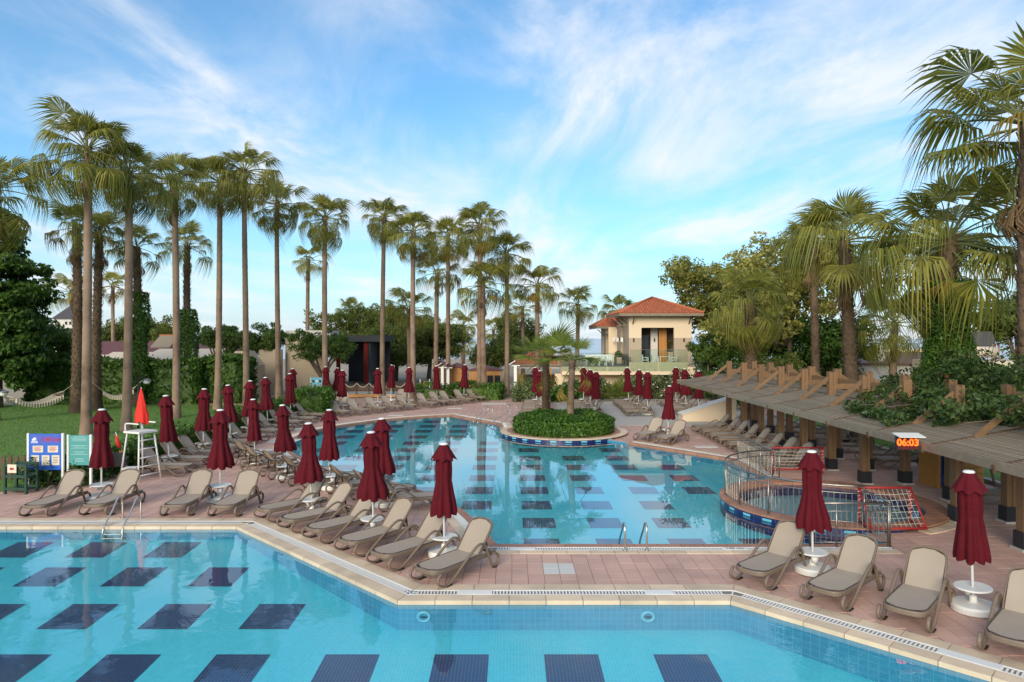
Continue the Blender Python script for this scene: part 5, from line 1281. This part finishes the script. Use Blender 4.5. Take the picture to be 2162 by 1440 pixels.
def tiled_pyramid(x0,x1,y0,y1,ze,za,ridge=None, pitch=.24, parent=None):
    rf = MB(); cx,cy = (x0+x1)/2,(y0+y1)/2
    rf.add([(x0,y0,ze),(x1,y0,ze),(x1,y1,ze),(x0,y1,ze),(cx,cy,za-.04),(x0,y0,ze-.08),(x1,y0,ze-.08),(x1,y1,ze-.08),(x0,y1,ze-.08)], [(0,1,4),(1,2,4),(2,3,4),(3,0,4),(5,6,7,8),(0,5,6,1),(1,6,7,2),(2,7,8,3),(3,8,5,0)])
    r = rf.build('roof', M['roof_tile'], parent)
    mb = MB()
    def slope(P0,P1,ap):     # barrel tiles in courses running up one hip face
        P0,P1,ap = Vector(P0),Vector(P1),Vector(ap); e = (P1-P0); L = e.length; e.normalize(); foot = P0+e*((ap-P0).dot(e)); up = ap-foot; Hs = up.length; up.normalize(); nn = e.cross(up).normalized()
        if nn.z < 0: nn = -nn
        n = int(L/pitch)
        for k in range(n):
            s = (k+.5)*L/n; half = (foot-P0).length; h = Hs*(s/half if s < half else (L-s)/(L-half)); c = max(1,int(h/.38))
            for q in range(c):
                a0 = q*h/c; a1 = (q+1)*h/c+.05; b = P0+e*s; w = pitch*.36
                A0 = b+up*(a0-.02)+nn*.035; A1 = b+up*a1+nn*.012
                V = []
                for base,ww in ((A0,w),(A1,w*.85)):
                    for th in (-1,-.55,0,.55,1): V.append(base+e*ww*th+nn*(.07*(1-th*th)))
                mb.add(V, [(i,i+1,6+i,5+i) for i in range(4)]+[(0,1,2,3,4)])
    a = (x0,y0,ze);b = (x1,y0,ze);c_ = (x1,y1,ze);d = (x0,y1,ze);ap = (cx,cy,za)
    for p,q in ((a,b),(b,c_),(c_,d),(d,a)): slope(p,q,ap)
    o = mb.build('roof_tiles', M['roof_tile'], r); o['kind'] = 'stuff'
    hp = MB()
    for p in (a,b,c_,d): hp.tube([Vector(p)+Vector((0,0,.05)),Vector(ap)+Vector((0,0,.05))], .09, 8)
    hp.build('hip_tiles', M['roof_tile'], r, True)
    MB().box(x0+.02,x1-.02,y0-.02,y0+.03,ze-.24,ze-.02).build('fascia', M['wood_grey'], r); MB().box(x0-.02,x0+.03,y0+.03,y1,ze-.24,ze-.02).build('fascia', M['wood_grey'], r); MB().box(x1-.03,x1+.02,y0+.03,y1,ze-.24,ze-.02).build('fascia', M['wood_grey'], r)
    MB().box(x0+.05,x1-.05,y0+.05,y1-.05,ze-.13,ze-.09).build('soffit', M['wood_grey'], r)
    return r
tiled_pyramid(8.66,15.5,55.1,62.6,6.53,7.97,parent=tb)
tiled_pyramid(7.8,12.6,62.65,69,5.62,7.0,parent=tb)
for x,y,dx,dy in ((9.9,55.98,0,-1),(14.5,55.98,0,-1),(9.58,56.6,-1,0),(9.58,59.0,-1,0),(9.58,61.6,-1,0),(14.75,56.4,1,0),(8.84,63.2,-1,0),(8.84,65.5,-1,0)):
    q = 6.4 if y < 62.5 else 5.5; MB().beam((x,y,q-.75),(x+dx*.62,y+dy*.62,q-.16),.06,.07).build('bracket', M['wood_dark'], tb)
# terrace furniture
def cafe_chair(loc, rz, label, m='white_plastic', group='white chairs on the terrace'): return armchair(loc, rz, M[m], label, group)
for i,x in enumerate((6.2,6.75,7.3,7.85)):
    for j in (0,1): cafe_chair((x,55.0+j*1.2,2.3), R(180*j), f'white terrace chair in the {"front" if j == 0 else "back"} line, {ORD[i]} from the slatted screen')
cafe_chair((10.75,55.2,2.3),R(90),'white chair on the balcony beside the doorway edge'); cafe_chair((11.5,55.1,2.3),R(90),'white chair left of the balcony table'); cafe_chair((13.0,55.1,2.3),R(-90),'white chair right of the balcony table')
def table(loc, m, label, w=.4):
    t = empty('cafe_table', loc, 0, label, 'table'); MB().box(-w,w,-w,w,.71,.75).build('table_top', M[m], t)
    for sx in (-1,1):
        for sy in (-1,1): MB().box(sx*w*.85-.03,sx*w*.85+.03,sy*w*.85-.03,sy*w*.85+.03,0,.71).build('leg', M[m], t)
table((12.25,55.1,2.3),'white_plastic','white square table on the balcony between two chairs'); table((8.9,56.4,2.3),'wicker','dark table beside the tan pier on terrace'); table((7.05,55.6,2.3),'white_plastic','white table between the terrace chair lines',.5)
armchair((9.25,55.3,2.3),R(20),M['wicker'],'dark wicker chair by the terrace pier')
for y,nm in ((59.7,'main block opening'),(65.3,'small pavilion opening')):
    pl = empty('planter', (9.3,y,2.3), 0, f'dark planter of grasses in the {nm}', 'planter'); MB().box(-.3,.3,-.6,.6,0,.55).build('box', M['tan_wall'], pl); foliage('foliage', [blob_points(400,(0,0,.75),(.35,.6,.25),12,.18,int(y))], .18, M['leaf_dark'], pl, int(y))
# slatted screen left of the terrace
sc_ = empty('slatted_screen', (4.6,55.0,2.3), R(-14), 'grey slatted windbreak screen at the terrace left end', 'screen')
for k in range(16): MB().box(-.9+k*.14,-.79+k*.14,-.02,.02,0,1.45-k*.045).build('slat', M['wood_grey'], sc_)
MB().box(-.9,1.35,.021,.05,.3,.36).box(-.9,1.35,.021,.05,.6,.66).build('rail', M['wood_grey'], sc_)
# beach bar with tiled roof
bb = empty('beach_bar', (2.4,58.5,0), 0, 'open beach bar with low red tiled roof beside the terrace', 'building'); bb.location = (0,0,0)
tiled_pyramid(.2,4.7,56.0,61.0,2.42,3.55,parent=bb)
for x in (.5,1.8,3.2,4.4): part('post','wood_orange',bb,(x-.07,x+.07,56.3,56.44,0,2.25))
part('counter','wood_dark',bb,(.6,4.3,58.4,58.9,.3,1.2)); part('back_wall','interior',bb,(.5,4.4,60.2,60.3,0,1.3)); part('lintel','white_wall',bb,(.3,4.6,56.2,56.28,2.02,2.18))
for k in range(5):
    o = MB().box(2.3,4.1,51.6+.4*k,52.0+.4*k-.01,0,.17*(k+1)).build('step', M['cream_stone'], bb)
for k in range(4): armchair((.9+k*.85,57.3,0), R(180), M['wicker'], f'dark chair at the beach bar, {ORD[k]} from its left post','chairs at the beach bar')
# white sign pillars
def shelter(px,Y,h,label):
    r = empty('sign_pillar', (gx(px,Y),Y,0), 0, label, 'pillar'); MB().box(-.11,.11,-.11,.11,0,h-.35).build('column', M['white_plastic'], r)
    MB().beam((-.45,0,h-.30),(0,0,h),.7,.05,(0,0,1)).build('roof_left', M['white_plastic'], r); MB().beam((0,0,h),(.45,0,h-.30),.7,.05).build('roof_right', M['maroon_roof'], r); MB().box(-.35,.35,-.06,.06,h-.42,h-.34).build('cross_arm', M['white_plastic'], r)
shelter(934,54.5,2.55,'white pillar with little gabled cap beside the hedge'); shelter(946,54.9,2.5,'second white pillar with gabled cap, next to slim palm'); shelter(1088,50.5,2.85,'white pillar with gabled cap at the terrace steps')
# timber huts
def hut(x0,x1,y0,y1,h,label,win=True):
    r = empty('timber_hut', ((x0+x1)/2,y0,0), 0, label, 'hut'); w = (x1-x0)/2; d = y1-y0; n = 12
    MB().box(-w+.03,w-.03,.03,d,0,h).build('carcass', M['wood_orange'], r)
    for k in range(n):
        a = -w+2*w*k/n
        if win and -w*.05 < a+w/n < w*.78: zz = [(0,.75),(1.62,h)]
        else: zz = [(0,h)]
        for z0,z1 in zz: MB().box(a+.006,a+2*w/n-.006,0,.028,z0,z1).build('plank', M['wood_orange'], r)
    if win:
        for c in (.12,.56): o = MB().box(c*w,c*w+w*.36,-.01,.026,.78,1.6).build('window', M['dark_glass'], r)
    MB().add([(-w-.12,-.12,h),(w+.12,-.12,h),(0,-.12,h+.34),(-w-.12,d+.1,h),(w+.12,d+.1,h),(0,d+.1,h+.34)], [(0,1,2),(5,4,3),(0,2,5,3),(2,1,4,5),(1,0,3,4)]).build('roof', M['maroon_roof'], r)
hut(-3.35,-.8,53.0,55.4,1.98,'orange timber hut with gabled roof and two dark windows'); hut(-5.2,-4.1,56,58,2.1,'small timber kiosk half hidden by the slim palm',False); hut(-6.6,-5.7,57,59,2.3,'narrow orange timber kiosk left of the white pillars',False)
# dark sign with yellow emblem
r,w,z0,z1 = sign(887,907,801,822,56.0,M['black'],'black sign board with yellow emblem among the back palms')
MB().add([(-.2,-.02,z0+.25),(.2,-.02,z0+.25),(.13,-.02,z0+.55),(-.02,-.02,z0+.68),(-.15,-.02,z0+.5)],[(0,1,2,3,4)]).build('emblem', M['yellow'], r); MB().box(-w,w,-.03,-.018,z0-.3,z0-.05).build('yellow_strip', M['yellow'], r)
# information board
r,w,z0,z1 = sign(656,685,797,822,52.5,M['light_tile'],'teal information board with rows of small pictures')
for k in range(4): MB().box(-w+.12+k*.26,-w+.30+k*.26,-.022,-.016,z1-.38,z1-.2).build('picture', M['ink_white'] if k%2 else M['stage_dark'], r); MB().box(-w+.12+k*.26,-w+.32+k*.26,-.022,-.016,z0+.12,z0+.34).build('picture', M['ink_white'], r)
# stage
sg = empty('open_stage', (-13,60,0), 0, 'black open air stage with red side curtain and low timber platform', 'stage'); sg.location = (0,0,0)
part('stage_roof','stage_dark',sg,(-15.2,-10.9,58.5,63,4.2,4.75)); part('back_wall','stage_dark',sg,(-15,-11.2,62.6,62.8,0,4.2)); part('side_wall','stage_dark',sg,(-12.6,-12.2,59.0,62.6,0,4.2)); part('floor','wood_dark',sg,(-15.2,-9.0,55.5,62.6,0,.55))
for k in range(4): MB().tube([(-12.75+k*.09,58.9+.03*(k%2),.6),(-12.75+k*.09,58.9+.03*(k%2),4.15)], .05, 8).build('curtain_fold', M['curtain'], sg, True)
for k in range(4): MB().tube([(-15.1+k*.09,58.8,.6),(-15.1+k*.09,58.8,4.15)], .05, 8).build('curtain_fold', M['curtain'], sg, True)
for k in range(9): MB().box(-14.2+k*.72,-13.49+k*.72,51.9,52.1,0,.22).build('edge_board', M['wood_orange'], sg)
part('platform','concrete',sg,(-14.2,-7.7,52.12,55.4,0,.18))
rp_ = empty('rope_barrier', (0,0,0), 0, 'looped rope barrier on short black posts before the stage', 'barrier')
for k in range(7):
    x = -14+k*.95; MB().tube([(x,53.2,.18),(x,53.2,1.05)], .03, 6).lathe([(.14,.18),(.14,.2)],10,(x,53.2,0)).build('post', M['black'], rp_, True)
    if k < 6: MB().tube([(x+.95*t,53.2,1.0-.32*(1-(2*t-1)**2)) for t in np.linspace(0,1,8)], .03, 6).build('rope', M['rope'], rp_, True)
# beige wall buildings
wb = empty('beige_building', (-18,56,0), 0, 'beige flat walled building with rounded shoulder block and brown door', 'building'); wb.location = (0,0,0)
part('door_wing_wall','white_wall',wb,(-23.4,-22.42,50.2,50.5,0,2.6),(-21.72,-20.6,50.2,50.5,0,2.6),(-22.42,-21.72,50.2,50.5,1.95,2.6)); part('wing_roof','concrete',wb,(-23.7,-20.4,49.7,54,2.62,2.9)); d_ = part('door','wood_door',wb,(-22.41,-21.73,50.3,50.38,0,1.94)); MB().box(-22.1,-21.92,50.27,50.298,1.1,1.5).build('notice', M['paper'], d_)
MB().prism([(-1.05,0),(1.05,0),(1.05,2.5),(.55,3.15),(.3,3.55),(-.3,3.55),(-.55,3.15),(-1.05,2.5)],0,2.2,Matrix.Rotation(R(90),4,'X')).build('shoulder_block', M['beige_wall'], wb, loc=(-19.75,51.6,0))
for z in (.6,1.2,1.8,2.4): MB().box(-1.055,1.055,-.006,.01,z,z+.02).build('block_joint', M['tan_wall'], wb, loc=(-19.75,49.395,0))
part('long_wall','beige_wall',wb,(-18.6,-15.4,56,56.4,0,4.5)); part('upper_wall','white_wall',wb,(-18.9,-15.2,57,60,3.5,5.15)); part('link_wall','beige_wall',wb,(-20.4,-18.6,55,55.4,0,3.6))
# low pale roofed houses at the left
lh = empty('low_house', (-34,60,0), 0, 'low house with cream roof sheets and maroon ridge behind ivy hedge', 'building'); lh.location = (0,0,0)
def roofsheet(name, mk, x0,x1,y0,z0,y1,z1, parent): return MB().add([(x0,y0,z0),(x1,y0,z0),(x1,y1,z1),(x0,y1,z1),(x0,y0,z0-.12),(x1,y0,z0-.12),(x1,y1,z1-.12),(x0,y1,z1-.12)], [(0,1,2,3),(7,6,5,4),(0,4,5,1),(1,5,6,2),(2,6,7,3),(3,7,4,0)]).build(name, M[mk], parent)
roofsheet('roof_sheet','tan_roof',-40.5,-36.3,57.5,1.7,62,3.0,lh); roofsheet('roof_sheet','tan_roof',-36.25,-32.5,57.5,1.95,62,3.25,lh); roofsheet('awning','white_wall',-35.8,-32.3,55.5,1.55,57.4,2.05,lh); roofsheet('roof_sheet','tan_roof',-32,-25,58,2.6,62,3.55,lh); roofsheet('maroon_roof','maroon_roof',-42,-24.5,62.1,3.0,66,4.2,lh)
part('wall','beige_wall',lh,(-40.4,-25.1,58.2,58.4,0,2.0)); roofsheet('awning','white_wall',-31.8,-27.5,55.5,1.6,57.9,2.4,lh)
sp = roofsheet('solar_panel','wood_grey',-33.0,-31.2,62.3,3.75,64,4.75,lh); MB().beam((-33.1,64.05,4.8),(-31.1,64.05,4.8),.1,.1).build('panel_ridge', M['roof_tile'], lh)
tw = empty('tower_house', (-50,76,0), 0, 'pale tower with dark pyramid slate roof and small square windows', 'building'); cx = gx(135,76)
tw.location = (cx,76,0); part('tower_wall','white_wall',tw,(-1.15,1.15,0,2.3,5.2,6.7)); MB().add([(-1.35,-.2,6.65),(1.35,-.2,6.65),(1.35,2.5,6.65),(-1.35,2.5,6.65),(0,1.15,8.2)],[(0,1,4),(1,2,4),(2,3,4),(3,0,4),(3,2,1,0)]).build('roof', M['slate'], tw)
MB().add([(-1.9,-.7,5.0),(1.9,-.7,5.0),(1.9,3,5.0),(-1.9,3,5.0),(-1.1,-.05,5.6),(1.1,-.05,5.6),(1.1,2.3,5.6),(-1.1,2.3,5.6)],[(0,1,5,4),(1,2,6,5),(2,3,7,6),(3,0,4,7)]).build('skirt_roof', M['slate'], tw)
for x in (-.62,.25,.72): part('window','dark_glass',tw,(x-.13,x+.13,-.02,.01,6.0,6.35))
part('body_wall','white_wall',tw,(-1.6,2.2,.2,3,0,5.0))
MB().prism([(-2.9+1.5*math.cos(a)*1.0,5.1+1.35*math.sin(a)) for a in np.linspace(0,math.pi,14)],-.6,.1,Matrix.Rotation(R(90),4,'X')).build('arched_gable', M['tan_roof'], tw, loc=(.4,-.7,0))
# roofs beyond the pergola
rb = empty('maroon_roof_house', (30,52,0), 0, 'long low house with maroon roof and railing before the sea', 'building'); rb.location = (0,0,0)
part('wall','white_wall',rb,(22.8,36,52,52.3,0,2.6)); roofsheet('roof','maroon_roof',22.6,37,51.7,2.6,58,3.35,rb); part('rear_wall','cream_wall',rb,(27,38,58.2,58.6,2.6,3.6)); part('chimney','white_wall',rb,(29.0,29.5,54,54.5,2.9,3.6)); part('box','white_wall',rb,(28.0,28.6,52.6,53.0,2.7,3.5))
for k in range(13): MB().tube([(27+k*.9,58.1,3.6),(27+k*.9,58.1,4.05)], .02, 5).build('rail_post', M['rail_steel'], rb)
MB().tube([(27,58.1,4.05),(37.8,58.1,4.05)], .02, 5).build('handrail', M['rail_steel'], rb)
yb = empty('ochre_house', (32,40,0), 0, 'flat roofed ochre house carrying solar water tanks', 'building'); yb.location = (0,0,0)
part('wall','tan_roof',yb,(25.8,36,40,44,0,3.15))
st_ = empty('solar_tank', (27.9,40.6,3.15), 0, 'cream solar water tank on rusty frame with grey panel above', 'water tank')
MB().tube([(-.85,0,.55),(.85,0,.55)], .30, 16).build('tank', M['tan_roof'], st_, True); roofsheet('collector_panel','slate',-1.1,1.1,.3,.95,.6,1.75,st_)
for x in (-.9,.9):
    for y in (-.25,.3): MB().beam((x,y,0),(x,y,.98),.05,.05).build('frame_leg', M['terracotta'], st_)
MB().beam((-.95,-.25,.2),(.95,-.25,.2),.05,.05).build('frame_bar', M['terracotta'], st_)
rm = empty('ramp_wall', (10.8,36.8,0), 0, 'white sloping ramp wall at the far end of pergola', 'wall')
MB().add([(-1.6,0,0),(1.3,0,0),(1.3,0,1.3),(-1.6,0,.35),(-1.6,.9,0),(1.3,.9,0),(1.3,.9,1.3),(-1.6,.9,.35)],[(0,1,2,3),(7,6,5,4),(0,4,5,1),(1,5,6,2),(3,2,6,7),(0,3,7,4)]).build('wall_body', M['cream_wall'], rm); MB().beam((-1.66,.45,.37),(1.32,.45,1.34),1.02,.05,(0,0,1)).build('sloping_cap', M['white_wall'], rm)
